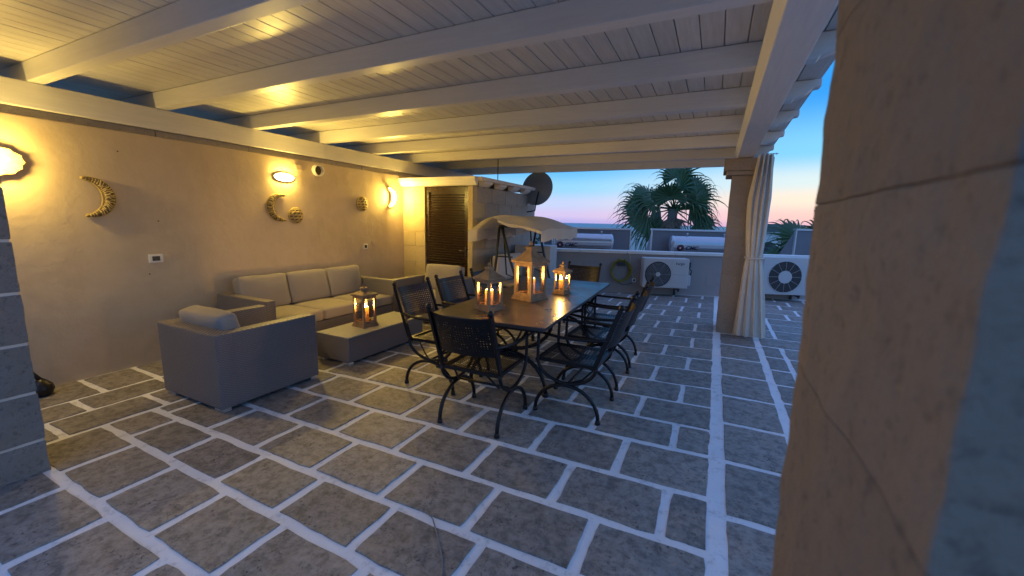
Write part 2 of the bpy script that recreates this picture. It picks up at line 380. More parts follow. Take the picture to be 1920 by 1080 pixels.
# ---- terrace floor: lime-washed joints with rough stone slabs laid in courses
g = MB()
floor_poly = [(-6, -3), (3.6, -3), (3.6, pp(5, 0, 0).y+.3), (pp(-5.2, 0, 0).x, pp(-5.2, 0, 0).y+.3), (-6, 7.4)]
fp = [(-6, -3), (3.9, -3)] + [(pp(5.0, -.1, 0).x, pp(5.0, -.1, 0).y), (pp(-5.0, -.1, 0).x, pp(-5.0, -.1, 0).y)]
g.prism(list(reversed(fp)), 'z', -.35, 0)
floor = tag(g.build('terrace_floor', 'grout'), kind='structure')
rnd = random.Random(11)
def stone(c0, c1, c2, c3, gr=.03, top=.006):
    """slab between four corners (ccw), inset by half a joint, with a worn wavy outline"""
    q = [Vector((*c, 0)) for c in (c0, c1, c2, c3)]; ctr = sum(q, Vector())/4; n = 6; pts = []
    ins = []
    for i in range(4):
        a, b, d = q[i-1], q[i], q[(i+1) % 4]; e1 = (b-a).normalized(); e2 = (d-b).normalized()
        n1 = Vector((-e1.y, e1.x, 0)); n2 = Vector((-e2.y, e2.x, 0)); ins.append(b+(n1+n2)*gr/max(.6, 1+n1.dot(n2)))
    sd_ = rnd.random()*50
    for i in range(4):
        a, b = ins[i], ins[(i+1) % 4]; e = (b-a); nn = Vector((-e.y, e.x, 0)).normalized()
        for k in range(n):
            f = k/n; w = .009*noise.noise(Vector((a.x*5+f*e.x*5+sd_, a.y*5+f*e.y*5, 0))) + rnd.uniform(-.003, .003)
            p_ = a+e*f
            if k == 0: p_ += (ctr-a).normalized()*rnd.uniform(.0, .007)
            pts.append(p_+nn*w)
    m = len(pts); tz = top+rnd.uniform(-.002, .002); o = ctr
    v0 = [(p_.x-o.x, p_.y-o.y, -.004) for p_ in pts]; v1 = [(p_.x-o.x-(p_-o).normalized().x*.004, p_.y-o.y-(p_-o).normalized().y*.004, tz) for p_ in pts]
    b = MB(); b.add(v0+v1, [(i, (i+1) % m, (i+1) % m+m, i+m) for i in range(m)]+[tuple(range(m, 2*m))])
    b.build('paving_stone', 'paving', floor, loc=(o.x, o.y, 0))
LINES = [(-.36, 0), (.02, 0), (.40, 0), (.779, 0), (1.135, -.008), (1.515, .016), (1.908, .02), (2.339, .033), (2.81, .05), (3.195, .04), (3.624, .058), (4.071, .095), (4.547, .115), (4.985, .11),
         (5.43, .11), (5.934, .14), (6.342, .135), (6.839, .175), (7.33, .178), (7.788, .182), (8.26, .175), (8.761, .188), (9.278, .21), (9.72, .30)]
ODD = [-.13, -.68, -1.22, -1.76, -2.27, -2.79, -3.30]; EVEN = [-.42, -.97, -1.51, -2.04, -2.57, -3.09, -3.62]
JO = {0: EVEN, 1: ODD, 2: [-.95, -1.48, -2.03, -2.57, -3.07], 3: [-.68, -1.22, -1.76, -2.26, -2.77, -3.27], 4: [-.32, -.85, -1.37, -1.90, -2.42, -2.93, -3.42], 5: [-.42, -.97, -1.51, -2.04, -2.57, -3.09, -3.60],
      6: [-.11, -.67, -1.21, -1.755, -2.29, -2.80, -3.32], 7: [-.42, -.97, -1.52, -2.03, -2.57, -3.10], 8: [-.13, -.69, -1.22, -1.78, -2.30, -2.82, -3.32], 9: [-.43, -.98, -1.52, -2.05, -2.58, -3.09]}
PEDGE = lambda x: PO.y+(x-PO.x)*math.tan(PA)
def yl(k, x): y, s = LINES[k]; return y+s*(x-.13)
for k in range(len(LINES)-1):
    js = JO.get(k, ODD if k % 2 == 0 else EVEN)
    js = [j+rnd.uniform(-.012, .012) if k > 9 else j for j in js]
    left = -3.77 if LINES[k][0] < 5.5 else -3.50
    xs = [.135]+[j for j in js if j > left+.12]+[left]
    for a, b in zip(xs[1:], xs[:-1]):
        ya, yb = yl(k, (a+b)/2), yl(k+1, (a+b)/2)
        if ya > PEDGE((a+b)/2)-.12: continue
        gr = .0205 if k > 8 else .0245
        lim = lambda x, y: min(y, PEDGE(x)-.01)
        stone((a, yl(k, a)), (b+(-.015 if b > .1 else 0), yl(k, b)), (b+(-.015 if b > .1 else 0), lim(b, yl(k+1, b))), (a, lim(a, yl(k+1, a))), gr)
# border courses along the wall
for i, (xa, xb) in enumerate(((-5.0, -4.48), (-4.48, -4.14), (-4.14, -3.77))):
    y = [.86, .98, .62][i]-1.1; stp = [.42, .55, .62][i]
    ys = {0: [-.2, .3, .86, 1.43, 1.80, 2.3, 2.85, 3.4, 3.95, 4.5, 5.1, 5.72], 1: [-.3, .2, .7, 1.225, 1.78, 2.3, 2.9, 3.4, 4, 4.6, 5.2, 5.72], 2: [-.1, .4, .975, 1.55, 2.1, 2.6, 3.2, 3.7, 4.3, 4.9, 5.72]}[i]
    for a, b in zip(ys, ys[1:]): stone((xa, a), (xb, a), (xb, b), (xa, b), .021)
# pillar strip
ys = [-.6, -.05, .52, 1.09, 1.66, 2.23, 2.80, 3.39, 3.975, 4.57, 5.19, 5.80, 6.40, 6.95, 7.5, 8.1, 8.7, 9.3]
for a, b in zip(ys, ys[1:]): stone((.165, a), (.615, a), (.615, min(b, PEDGE(.615)-.02)), (.165, min(b, PEDGE(.165)-.02)), .024)
ys = [1.2, 1.65, 2.1, 2.62, 3.08, 3.55, 4.05, 4.51, 4.985, 5.475, 5.955, 6.435, 6.94, 7.395, 7.88, 8.35, 8.86, 9.3, 9.75, 10.2]
for i, (a, b) in enumerate(zip(ys, ys[1:])):
    xs = [.64, .87, 1.42, 1.97, 2.5, 3.0] if i % 2 else [.64, 1.22, 1.75, 2.28, 2.8, 3.3]
    if i in (8, 12): xs = [.64, .87, 1.42, 1.97, 2.5, 3.0]
    for xa, xb in zip(xs, xs[1:]):
        if a < PEDGE((xa+xb)/2)-.15: stone((xa, a), (xb, a), (xb, min(b, PEDGE(xb)-.02)), (xa, min(b, PEDGE(xa)-.02)), .024)

# ---- long plastered wall on the left
wall = thing('plastered_wall', 'long beige plastered wall carrying the lamps and woven moons', 'wall', (-5.18, 2.2, 0))
g = MB(); g.box(-.20, .18, -3.8, 5.9, 0, 2.236); g.build('plaster_face', 'plaster', wall, .012, 3)
g = MB()
yy = -3.8
while yy < 5.85:
    ln_ = .9+rnd.uniform(-.1, .15); g = MB(); g.box(-.18, .145, yy+.003, min(5.9, yy+ln_)-.003, 2.237, 2.302); g.build('capstone', 'tufa_grey', wall, .006); yy += ln_

# ---- stone pillars
def rough_block(x0, x1, y0, y1, z0, z1, amp, cuts, lean=0, bev=.006):
    """dressed block with worn, slightly uneven faces"""
    me = MB().box(x0, x1, y0, y1, z0, z1).mesh('stone_block', 'tufa', bev, 2); bm = bmesh.new(); bm.from_mesh(me)
    bmesh.ops.subdivide_edges(bm, edges=[e for e in bm.edges if e.calc_length() > .06], cuts=cuts, use_grid_fill=True)
    for v in bm.verts:
        if lean and v.co.y > (y0+y1)/2: v.co.y += lean*(v.co.z-1.3)*(v.co.y-(y0+y1)/2)/(y1-y0)*2
        q = v.co; n_ = noise.noise(q*9+Vector((3, 7, 1)))+.6*noise.noise(q*24); d = Vector(((q.x-(x0+x1)/2)/(x1-x0), (q.y-(y0+y1)/2)/(y1-y0), 0)); v.co += d.normalized()*amp*n_ if d.length > 1e-6 else Vector()
    bm.to_mesh(me); bm.free(); return me
def pillar(name, label, x0, x1, y0, y1, z1, mat, ch, z0=0, lean=0, split=.55, amp=.006, cuts=7):
    t_ = thing(name, label, 'pillar', ((x0+x1)/2, (y0+y1)/2, 0)); hx, hy = (x1-x0)/2, (y1-y0)/2
    me = rough_block(-hx+.006, hx-.006, -hy+.006, hy-.006, 0, z1-.002, 0, 1, lean, .002); me.materials[0] = MATS['mortar' if mat == 'tufa_blue' else mat]; me.name = 'mortar_core'; put('mortar_core', me, t_)
    z, k = z0, 0
    while z < z1-.02:
        h = min(ch, z1-z); parts = [(-hx, hx, -hy, hy)] if k % 3 == 1 else ([(-hx, hx, -hy, -hy+2*hy*split), (-hx, hx, -hy+2*hy*split, hy)] if k % 2 == 0 else [(-hx, -hx+2*hx*(1-split), -hy, hy), (-hx+2*hx*(1-split), hx, -hy, hy)])
        for (a, b, c, d) in parts:
            e = .008 if mat == 'tufa_blue' else .0004
            me = rough_block(a+(e if a > -hx else 0), b-(e if b < hx else 0), c+(e if c > -hy else 0), d-(e if d < hy else 0), z+e, z+h-e, amp, cuts, lean if d == hy else 0, .006 if mat == 'tufa_blue' else .003); me.materials[0] = MATS[mat]; put('stone_block', me, t_)
        z += h; k += 1
    return t_
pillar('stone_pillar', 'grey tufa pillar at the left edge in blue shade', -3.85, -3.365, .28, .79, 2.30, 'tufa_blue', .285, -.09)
pl = pillar('stone_pillar', 'blurred brown tufa pillar close up at the right edge', .15, .61, .345, .855, 2.40, 'tufa', .272, .18, .10, .5, .008, 14)
pf = pillar('stone_pillar', 'far brown tufa pillar with a capital beside the tied curtain', .135, .60, 6.43, 6.90, 2.18, 'tufa_far', .275)
g = MB(); g.box(-.31, .22, -.29, .29, 2.182, 2.238); g.build('capital_base', 'tufa_far', pf, .015, 3)
g = MB(); g.box(-.345, .225, -.305, .305, 2.24, 2.398); g.build('capital', 'tufa_far', pf, .012, 3)

# ---- timber pergola roof
per = thing('pergola_roof', 'white painted timber pergola roof with boarded ceiling', 'pergola', (-2.4, 3.5, 2.4))
def P0(b, name, mat, bevel=.006, seg=2): return b.build(name, mat, per, bevel, seg, loc=(2.4, -3.5, -2.4))
g = MB(); g.box(-5.20, -5.0, -.2, 8.12, 2.304, 2.505); P0(g, 'wall_plate', 'white_timber_long', .008)
g = MB(); g.prism([(.135, 2.503), (.172, 2.402), (.357, 2.402), (.395, 2.503)], 'y', .25, 8.14); P0(g, 'main_beam', 'white_timber_long', .006)
for y in (.44, 1.392, 2.235, 3.168, 4.10, 5.065, 6.06, 7.07, 8.02):
    g = MB(); g.prism([(-6.9, 2.507), (.455, 2.507), (.465, 2.524), (.49, 2.530), (.54, 2.548), (.585, 2.590), (.635, 2.598), (.635, 2.653), (-6.9, 2.653)], 'y', y, y+.098); P0(g, 'rafter', 'white_timber', .005)
x = -6.95; nb = 0
bm0 = None
while x < .60:
    if bm0 is None:
        g = MB(); g.box(.0025, .1295, .32, 8.16, 0, .022); bm0 = g.mesh('board', 'ceiling_board', .002, 1)
    put('board', bm0, per, (x+2.4, -3.5, 2.655-2.4+rnd.uniform(0, .0015))); x += .1325; nb += 1
g = MB(); g.box(-7.0, .645, .28, 8.2, 2.682, 2.71); P0(g, 'roof_light_seal', 'white_timber', .004)  # sheet added above the boards so no light leaks through their gaps

# ---- small stone outbuilding with louvred door
ob = thing('stone_outbuilding', 'small sandstone outbuilding with white eaves behind the sofas', 'outbuilding', (-4.28, 7.0, 0))
def O0(b, name, mat, bevel=0, seg=2): return b.build(name, mat, ob, bevel, seg, loc=(4.28, -7.0, 0))
g = MB(); g.box(-4.985, -4.52, 5.765, 8.3, 0, 2.05); g.box(-4.518, -3.632, 5.93, 8.3, 0, 2.05); g.box(-3.63, -3.566, 5.765, 8.3, 0, 2.05); O0(g, 'mortar_core', 'mortar')
def block(x0, x1, y0, y1, z0, z1, mat='sandstone'):
    g = MB(); e = .0025; g.box(x0+e, x1-e, y0+e, y1-e, z0+e, z1-e); O0(g, 'stone_block', mat, .004)
for k in range(8):
    z = k*.2563; z1 = z+.2563
    if k % 2: block(-4.998, -4.513, 5.75, 5.9, z, z1)
    else: block(-4.998, -4.73, 5.75, 5.9, z, z1); block(-4.73, -4.513, 5.75, 5.9, z, z1)
    block(-3.645, -3.55, 5.75, 5.90 if k % 2 else 6.15, z, z1)
    y = 5.90 if k % 2 else 6.15
    while y < 8.28:
        y2 = min(8.3, y+.5); block(-3.70, -3.55, y, y2, z, z1, 'tufa_grey'); y = y2
g = MB(); g.prism([(5.76, 2.052), (5.72, 2.06), (5.66, 2.13), (5.655, 2.19), (5.76, 2.19)], 'x', -4.998, -3.46); O0(g, 'front_cornice', 'white_trim', .004)
g = MB(); g.box(-4.99, -3.40, 5.763, 8.40, 2.135, 2.192); O0(g, 'roof_slab', 'white_trim', .006)
for k in range(5):
    y = 5.93+k*.53; g = MB(); g.prism([(-3.549, 2.05), (-3.51, 2.055), (-3.44, 2.10), (-3.43, 2.133), (-3.549, 2.133)], 'y', y, y+.27); O0(g, 'eave_corbel', 'white_trim', .004)
door = MB(); 
for a in ((-4.51, -4.44, 0, 2.048), (-3.722, -3.652, 0, 2.048)): door.box(a[0], a[1], 5.775, 5.83, a[2], a[3])
door.box(-4.44, -3.722, 5.776, 5.829, 1.955, 2.048); door.box(-4.44, -3.722, 5.776, 5.829, .05, .22); door.box(-4.44, -3.722, 5.777, 5.828, .62, .74); door.box(-4.44, -3.722, 5.80, 5.822, .05, 2.0)
dr = O0(door, 'louvred_door', 'louvre', .004)
g = MB(); g.box(-.358, .358, -.016, .016, -.004, .004); sl = g.mesh('slat', 'louvre', .002, 1)
z = .25
while z < 1.94:
    if not .59 < z < .77: put('slat', sl, dr, (-4.081, 5.782, z), (R(38), 0, 0))
    z += .0425
g = MB(); g.box(-3.70, -3.675, 5.75, 5.776, .92, 1.06); g.tube([(-3.687, 5.755, 1.0), (-3.687, 5.725, 1.0), (-3.79, 5.722, 1.0)], .008, 6); g.build('handle', 'dark_plastic', dr)

# ---- parapet
par = thing('parapet_wall', 'low plastered parapet wall with pale coping along the terrace edge', 'wall', PO, PA)
g = MB(); g.box(-2.72, 5.2, 0, .22, -.02, .865); g.build('plaster_face', 'parapet_plaster', par, .01)
s = -2.72; 
while s < 5.1:
    l = 1.02; g = MB(); g.box(s+.003, min(5.2, s+l)-.003, -.035, .26, .867, .93); g.build('coping_slab', 'white_trim', par, .008); s += l
g = MB(); g.box(-1.63, -1.31, -.004, .01, .36, .675); g.build('blind_niche', 'parapet_plaster', par, .01)
g = MB(); g.box(1.03, 1.28, -.006, .01, .21, .42); g.build('hatch_cover', 'parapet_plaster', par, .004)
# roof platform beyond the parapet
g = MB(); q = [pp(-4.5, -.24, 0), pp(7.5, -.24, 0), pp(7.5, -2.1, 0), pp(-4.5, -2.1, 0)]; g.prism([(v.x, v.y) for v in reversed(q)], 'z', -5, .74); tag(g.build('neighbouring_roof', 'house_white', None), kind='structure')

# ================================================================== OBJECTS
# ---- wall lamps
WX = -5.0
def on_wall(name, label, cat, y, z, group=None):   # local X = +world Y, local Z up, local -Y = out of the wall (+X world)
    o = thing(name, label, cat, (WX, y, z), R(90), group); return o
# shell sconce: scalloped ceramic dish standing off the wall with a bulb in front of it
lp = on_wall('shell_wall_lamp', 'lit scalloped shell wall lamp beside the left pillar', 'wall lamp', 1.14, 1.868)
v, f = [], []; nr, na = 6, 40
for i in range(nr+1):
    for k in range(na):
        a = 2*math.pi*k/na; rr = i/nr; sc = 1+.05*math.cos(a*13)*rr**2+.02*math.sin(a*5)*rr
        v.append((.155*rr*sc*math.cos(a), -.012-.036*rr*rr, .108*rr*sc*math.sin(a)))
for i in range(nr):
    for k in range(na): f.append((i*na+k, i*na+(k+1) % na, (i+1)*na+(k+1) % na, (i+1)*na+k))
g = MB(); g.add(v, f, True); g.build('shell_dish', 'lamp_cream', lp)
g = MB(); g.box(-.03, .03, -.016, -.001, -.03, .03); g.build('wall_mount', 'white_plastic', lp, .004)
def ellipsoid(c, rx, ry, rz, n=16, m=10):
    b = MB(); v = []; f = []
    for i in range(m+1):
        t_ = math.pi*i/m
        for k in range(n): a = 2*math.pi*k/n; v.append((c[0]+rx*math.sin(t_)*math.cos(a), c[1]+ry*math.sin(t_)*math.sin(a), c[2]-rz*math.cos(t_)))
    for i in range(m):
        for k in range(n): f.append((i*n+k, i*n+(k+1) % n, (i+1)*n+(k+1) % n, (i+1)*n+k))
    return b.add(v, f, True)
ellipsoid((-.01, -.128, .005), .072, .030, .032).build('bulb', 'lamp_glow', lp)
# oval frosted bulkhead
lp = on_wall('oval_wall_lamp', 'glowing oval frosted wall lamp above the woven crescent', 'wall lamp', 3.52, 1.985)
ellipsoid((0, -.013, 0), .146, .020, .060).build('back_plate', 'white_plastic', lp)
g = MB(); v = []; f = []; n = 28
for i in range(7):
    t_ = R(90)*i/6
    for k in range(n): a = 2*math.pi*k/n; v.append((.128*math.cos(t_)*math.cos(a) if i < 6 else .002*math.cos(a), -.024-.030*math.sin(t_), .044*math.cos(t_)*math.sin(a) if i < 6 else .002*math.sin(a)))
for i in range(6):
    for k in range(n): f.append((i*n+k, i*n+(k+1) % n, (i+1)*n+(k+1) % n, (i+1)*n+k))
g.add(v, f, True); g.build('glass_diffuser', 'lamp_glow', lp)
# crescent sconce
def cpt(ro, T, half, tt, flip, side):
    a = R(-half+2*half*tt); r_ = ro-side*T*max(0, math.cos(R(90)*(2*tt-1)))**.8; return -flip*r_*math.cos(a), r_*math.sin(a)
def crescent(ro, T, half, depth, bulge, base=0.0, n=26, flip=1):
    """crescent of outer radius ro and middle thickness T opening towards +flip, in wall-local coordinates"""
    b = MB(); v = []; f = []
    for i in range(n+1):
        ox, oz = cpt(ro, T, half, i/n, flip, 0); ix, iz = cpt(ro, T, half, i/n, flip, 1); k = math.sin(math.pi*i/n); mx_, mz = (ox+ix)/2, (oz+iz)/2
        v += [(ox, -base, oz), (ox, -base-depth*.5, oz), (mx_, -base-depth-bulge*k, mz), (ix, -base-depth*.5, iz), (ix, -base, iz)]
    for i in range(n):
        a = i*5
        for j in range(4): f.append((a+j, a+j+1, a+j+6, a+j+5))
        f.append((a+4, a, a+5, a+9))
    return b.add(v, f, True)
lp = on_wall('crescent_wall_lamp', 'lit crescent moon wall lamp near the outbuilding corner', 'wall lamp', 5.36, 1.85)
crescent(.160, .085, 92, .02, .0, .0, flip=-1).build('ceramic_back', 'lamp_cream', lp)
for sd_ in (0, 1):
    g = MB(); v = []; f = []
    for i in range(27):
        (xa, za), (xb, zb) = cpt(.160, .085, 92, i/26, -1, sd_), cpt(.156, .077, 92, i/26, -1, sd_); v += [(xa, -.008, za), (xa, -.050, za), (xb, -.050, zb), (xb, -.008, zb)]
    for i in range(26):
        for j in range(3): f.append((i*4+j, i*4+j+1, i*4+j+5, i*4+j+4))
    g.add(v, f, True); g.build('rim', 'lamp_cream', lp)
crescent(.150, .062, 82, .040, .030, .026, flip=-1).build('glow', 'lamp_glow', lp)

# ---- woven wall ornaments
def woven_crescent(label, y, z, flip, ro, T, half):
    o = on_wall('woven_crescent', label, 'wall ornament', y, z)
    crescent(ro, T, half, .026, .014, .012, flip=flip).build('body', 'wicker_core', o)
    g = MB(); n = 30
    for i in range(n):
        tt = (i+.5)/n; ox, oz = cpt(ro+.003, T, half, tt, flip, 0); ix, iz = cpt(ro, T, half, tt, flip, 1); k = math.sin(math.pi*tt)
        j = rnd.uniform(-.016, .016); g.tube([(ox, -.014, oz), ((ox*2+ix)/3, -.032-.018*k, (oz*2+iz)/3+j), ((ox+2*ix)/3, -.032-.018*k, (oz+2*iz)/3-j), (ix, -.014, iz+j)], rnd.uniform(.004, .0065), 5)
    for sd_ in (0, 1): g.tube([(cpt(ro, T, half, q/24, flip, sd_)[0], -.014, cpt(ro, T, half, q/24, flip, sd_)[1]) for q in range(25)], .007, 6)
    g.build('strands', 'wicker', o); return o
woven_crescent('woven crescent opening to the left, between shell lamp and switch', 1.665, 1.624, -1, .172, .088, 106)
woven_crescent('woven crescent opening to the right, under the oval lamp', 3.437, 1.604, 1, .172, .10, 116)
def woven_disc(label, y, z, r):
    o = on_wall('woven_disc', label, 'wall ornament', y, z)
    v, f = [(0, -.05, 0)], []; n = 28
    for rr, d in ((.5, .045), (1, .02), (1, 0)):
        for k in range(n): a = 2*math.pi*k/n; v.append((r*rr*math.cos(a), -d-.004, r*rr*math.sin(a)))
    for k in range(n):
        f.append((0, 1+k, 1+(k+1) % n))
        for j in range(2): f.append((1+j*n+k, 1+(j+1)*n+k, 1+(j+1)*n+(k+1) % n, 1+j*n+(k+1) % n))
    g = MB(); g.add(v, f, True); g.build('body', 'wicker_core', o)
    g = MB(); g.tube([(r*math.cos(2*math.pi*k/n), -.022, r*math.sin(2*math.pi*k/n)) for k in range(n)], .008, 6, True)
    for i in range(15):
        c = -r*.9+1.8*r*i/14; h = math.sqrt(max(0, r*r-c*c)); sk = .35*rnd.uniform(.6, 1.3)
        for (dx, dz) in (((1, 0) if i % 3 else (.75, .66)),):
            px, pz = -dz, dx; a = Vector((px*c-dx*h, -.022, pz*c-dz*h)); b = Vector((px*c+dx*h, -.022, pz*c+dz*h)); m = (a+b)/2; m.y = -.026-.03*h/r; g.tube([a, (a+m)/2+Vector((0, -.01, 0)), m, (b+m)/2+Vector((0, -.01, 0)), b], rnd.uniform(.004, .006), 5)
    g.build('strands', 'wicker', o); return o
woven_disc('woven round disc touching the tip of the woven crescent', 3.652, 1.509, .10)
woven_disc('woven round disc alone on the wall by the crescent lamp', 4.807, 1.717, .105)

# ---- vents, plates, switches
o = on_wall('vent_pipe', 'round white vent pipe end under the wall top', 'vent', 4.022, 2.126)
g = MB(); n = 24; v = []; f = []
for (rr, d) in ((.078, 0), (.078, -.055), (.064, -.055), (.064, -.004)):
    for k in range(n): a = 2*math.pi*k/n; v.append((rr*math.cos(a), d, rr*math.sin(a)))
for i in range(3):
    for k in range(n): f.append((i*n+k, i*n+(k+1) % n, (i+1)*n+(k+1) % n, (i+1)*n+k))
g.add(v, f, True); g.build('pipe', 'white_trim', o)
g = MB(); g.add([(.064*math.cos(2*math.pi*k/n), -.01, .064*math.sin(2*math.pi*k/n)) for k in range(n)], [tuple(range(n))]); g.build('pipe_shade_disc', 'wicker_core', o)  # dark disc: shade inside the open pipe put in as colour
o = on_wall('junction_plate', 'square plastered junction box cover right of the oval lamp', 'cover plate', 3.742, 2.133); g = MB(); g.box(-.055, .055, -.012, 0, -.04, .04); g.build('plate', 'plaster', o, .003); g = MB(); g.box(-.045, .045, -.016, -.012, -.03, .03); g.build('lid', 'plaster', o, .003)
def switch(label, y, z, w, h, mat='white_plastic', dark=True):
    o = on_wall('wall_switch', label, 'switch', y, z); g = MB(); g.box(-w/2, w/2, -.012, 0, -h/2, h/2); g.build('frame', mat, o, .003)
    if dark: g = MB(); g.box(-w*.27, w*.27, -.015, -.011, -h*.28, h*.28); g.build('rocker', 'dark_plastic', o, .002)
    return o
switch('white wall switch with dark centre above the armchair', 2.094, 1.05, .118, .082)
switch('small square white socket with dark centre right of the sofa', 4.853, 1.05, .085, .085)
switch('blank beige wall plate beside the small square socket', 5.03, 1.10, .08, .06, 'plaster', False)
for (y, z) in ((2.15, 1.42), (2.03, .90), (1.9, 2.05)): 
    o = on_wall('wall_nail', {(2.15, 1.42): 'dark nail in the wall above the switch', (2.03, .90): 'short dark scratch nail below the switch', (1.9, 2.05): 'dark nail high on the wall right of the shell lamp'}[(y, z)], 'nail', y, z); g = MB(); g.lathe([(.006, 0), (.006, .006)], 8); b_ = g.build('nail_head', 'dark_plastic', o); b_.rotation_euler = (R(90), 0, 0)

# ---- rattan seats
def rattan(name, label, cat, loc, rz, w, d, nseat, ch=.40):
    o = thing(name, label, cat, loc, rz); aw = .115; h = .62
    g = MB(); g.box(aw+.002, w-aw-.002, .118, d-.02, .045, .27); g.build('seat_base', 'rattan', o, .008)
    for xa in (0, w-aw): g = MB(); g.box(xa+.0015, xa+aw-.0015, .112, d, .0355, h-.0015); g.build('armrest', 'rattan', o, .012)
    g = MB(); g.box(0, w, 0, .116, .035, h); g.build('backrest', 'rattan', o, .012)
    for xa in (.015, w-.135):
        for ya in (.015, d-.075): g = MB(); g.box(xa, xa+.12, ya, ya+.06, 0, .034); g.build('foot', 'aluminium', o, .003)
    cw = (w-2*aw)/nseat
    for i in range(nseat):
        xa = aw+cw*i
        g = MB(); g.cushion(xa+.004, xa+cw-.004, .13, d+.005, .275, .41, .026, .010, seed=i); g.build('seat_cushion', 'cushion', o)
        g = MB(); g.cushion(-cw/2+.006, cw/2-.006, -.075, .075, 0, ch, .032, .018, seed=i+5); c = g.build('back_cushion', 'cushion', o); c.location = (xa+cw/2, .235, .405); c.rotation_euler = (R(13), 0, R(rnd.uniform(-1, 1)))
    return o
rattan('rattan_armchair', 'grey rattan armchair seen from behind, nearest to the camera', 'armchair', (-4.045, 1.65, 0), 0, .83, .85, 1, .335)
rattan('rattan_sofa', 'long grey rattan sofa with beige cushions against the plastered wall', 'sofa', (-4.965, 4.60, 0), R(-90), 2.0, .86, 3)
rattan('rattan_armchair', 'grey rattan armchair facing the camera in front of the louvred door', 'armchair', (-3.33, 5.47, 0), R(180), .90, .87, 1)
o = thing('rattan_coffee_table', 'low grey rattan coffee table with a glass top', 'coffee table', (-3.46, 3.45, 0))
g = MB(); g.box(-.24, .24, -.59, .59, .03, .288); g.build('woven_body', 'rattan', o, .012)
g = MB(); g.box(-.238, .238, -.588, .588, .289, .297); g.build('glass_top', 'glass_top', o, .002)
for xa in (-.235, .135):
    for ya in (-.585, .525): g = MB(); g.box(xa, xa+.10, ya, ya+.06, 0, .029); g.build('foot', 'aluminium', o, .003)

# ---- dining table
TB = thing('dining_table', 'long dark iron dining table with slate top under the lanterns', 'table', (-1.605, 3.965, 0), R(2.6))
g = MB(); g.box(-.505, .505, -1.30, 1.30, .712, .74); g.build('table_top', 'table_top', TB, .005)
g = MB()
for (a, b) in (((-.44, -1.22), (-.44, 1.22)), ((.44, -1.22), (.44, 1.22)), ((-.44, -1.22), (.44, -1.22)), ((-.44, 1.22), (.44, 1.22))): g.bar((*a, .695), (*b, .695), .03, .03)
g.build('top_frame', 'iron', TB)
for y in (-.82, .82):
    g = MB(); g.tube(arc((0, .03), .37, .33, 0, 180, 18, y), .019, 8)
    for sx in (-1, 1): g.lathe([(.026, 0), (.03, .015), (.022, .04)], 10, (sx*.37, y, 0))
    g.build('leg_arch', 'iron', TB)
    g = MB(); g.tube([(-.40, y, .69)]+arc((0, .66), .40, .27, 180, 360, 18, y)+[(.40, y, .69)], .017, 8); g.build('support_arch', 'iron', TB)
    for sy in (-1, 1):
        g = MB(); g.tube([(0, y+sy*(.02+.42*math.sin(R(90*i/8))), .37+.32*(1-math.cos(R(90*i/8)))) for i in range(9)], .012, 6); g.build('brace', 'iron', TB)
g = MB(); g.tube([(0, -.82, .376), (0, .82, .376)], .014, 8); g.build('stretcher', 'iron', TB)

# ---- iron chairs
def perforated(fn, nu, nv, hole, skip=lambda i, j: False):
    b = MB()
    for i in range(nu):
        for j in range(nv):
            u0, u1, v0, v1 = i/nu, (i+1)/nu, j/nv, (j+1)/nv; uc, vc = (u0+u1)/2, (v0+v1)/2; hu, hv_ = (u1-u0)*hole[0]/2, (v1-v0)*hole[1]/2
            o_ = [fn(u0, v0), fn(u1, v0), fn(u1, v1), fn(u0, v1)]
            if skip(i, j): b.add(o_, [(0, 1, 2, 3)], True); continue
            b.add(o_+[fn(uc-hu, vc-hv_), fn(uc+hu, vc-hv_), fn(uc+hu, vc+hv_), fn(uc-hu, vc+hv_)], [(0, 1, 5, 4), (1, 2, 6, 5), (2, 3, 7, 6), (3, 0, 4, 7)], True)
    return b
GR = 'iron dining chairs round the table'
CH = thing('iron_chair', '', 'chair', (0, 0, 0), 0, GR)
for sx in (-1, 1):
    x = sx*.238
    g = MB(); g.tube([(x, p_[0], p_[2]) for p_ in arc((0, .03), .255, .232, 0, 180, 18)], .015, 8)
    for sy in (-1, 1): g.lathe([(.019, 0), (.021, .012), (.017, .034), (.0125, .04)], 10, (x, sy*.255, 0))
    g.build('leg_arch', 'iron', CH)
    g = MB(); U = [(x, .245, .655), (x, .247, .55)]+[(x, .012+.235*math.cos(R(a)), .445+.168*math.sin(R(a))) for a in range(0, -181, -10)]
    g.tube(U, .0135, 8); g.build('side_frame', 'iron', CH)
    g = MB(); top = (x, -.372, .895); g.bar((x, -.205, .425), top, .020, .034, (0, 1, .3)); g.ball((x, -.379, .914), .022, 10); g.build('back_post', 'iron', CH)
    g = MB(); g.tube([(x+sx*.045*math.sin(math.pi*i/10), .25-.545*i/10, .660-.012*math.sin(math.pi*i/10)) for i in range(11)], .0125, 8); g.ball((x, .25, .662), .017, 8); g.build('armrest', 'iron', CH)
    g = MB(); g.tube([(x*.55, -.22, .43), (x*.7, -.1, .30), (x, .0, .275)], .008, 6); g.build('brace', 'iron', CH)
g = MB()
for a, b in (((-.225, -.215), (.225, -.215)), ((-.225, .245), (.225, .245)), ((-.225, -.215), (-.225, .245)), ((.225, -.215), (.225, .245))): g.bar((*a, .437), (*b, .437), .02, .026)
g.tube([(-.238, 0, .268), (.238, 0, .268)], .010, 8); g.tube([(-.26, .25, .44), (.26, .25, .44)], .011, 8)
g.build('seat_frame', 'iron', CH)
perforated(lambda u, v: (-.222+.444*u, -.212+.452*v, .449-.012*math.sin(math.pi*u)), 22, 17, (.50, .62)).build('seat_mesh', 'iron', CH)
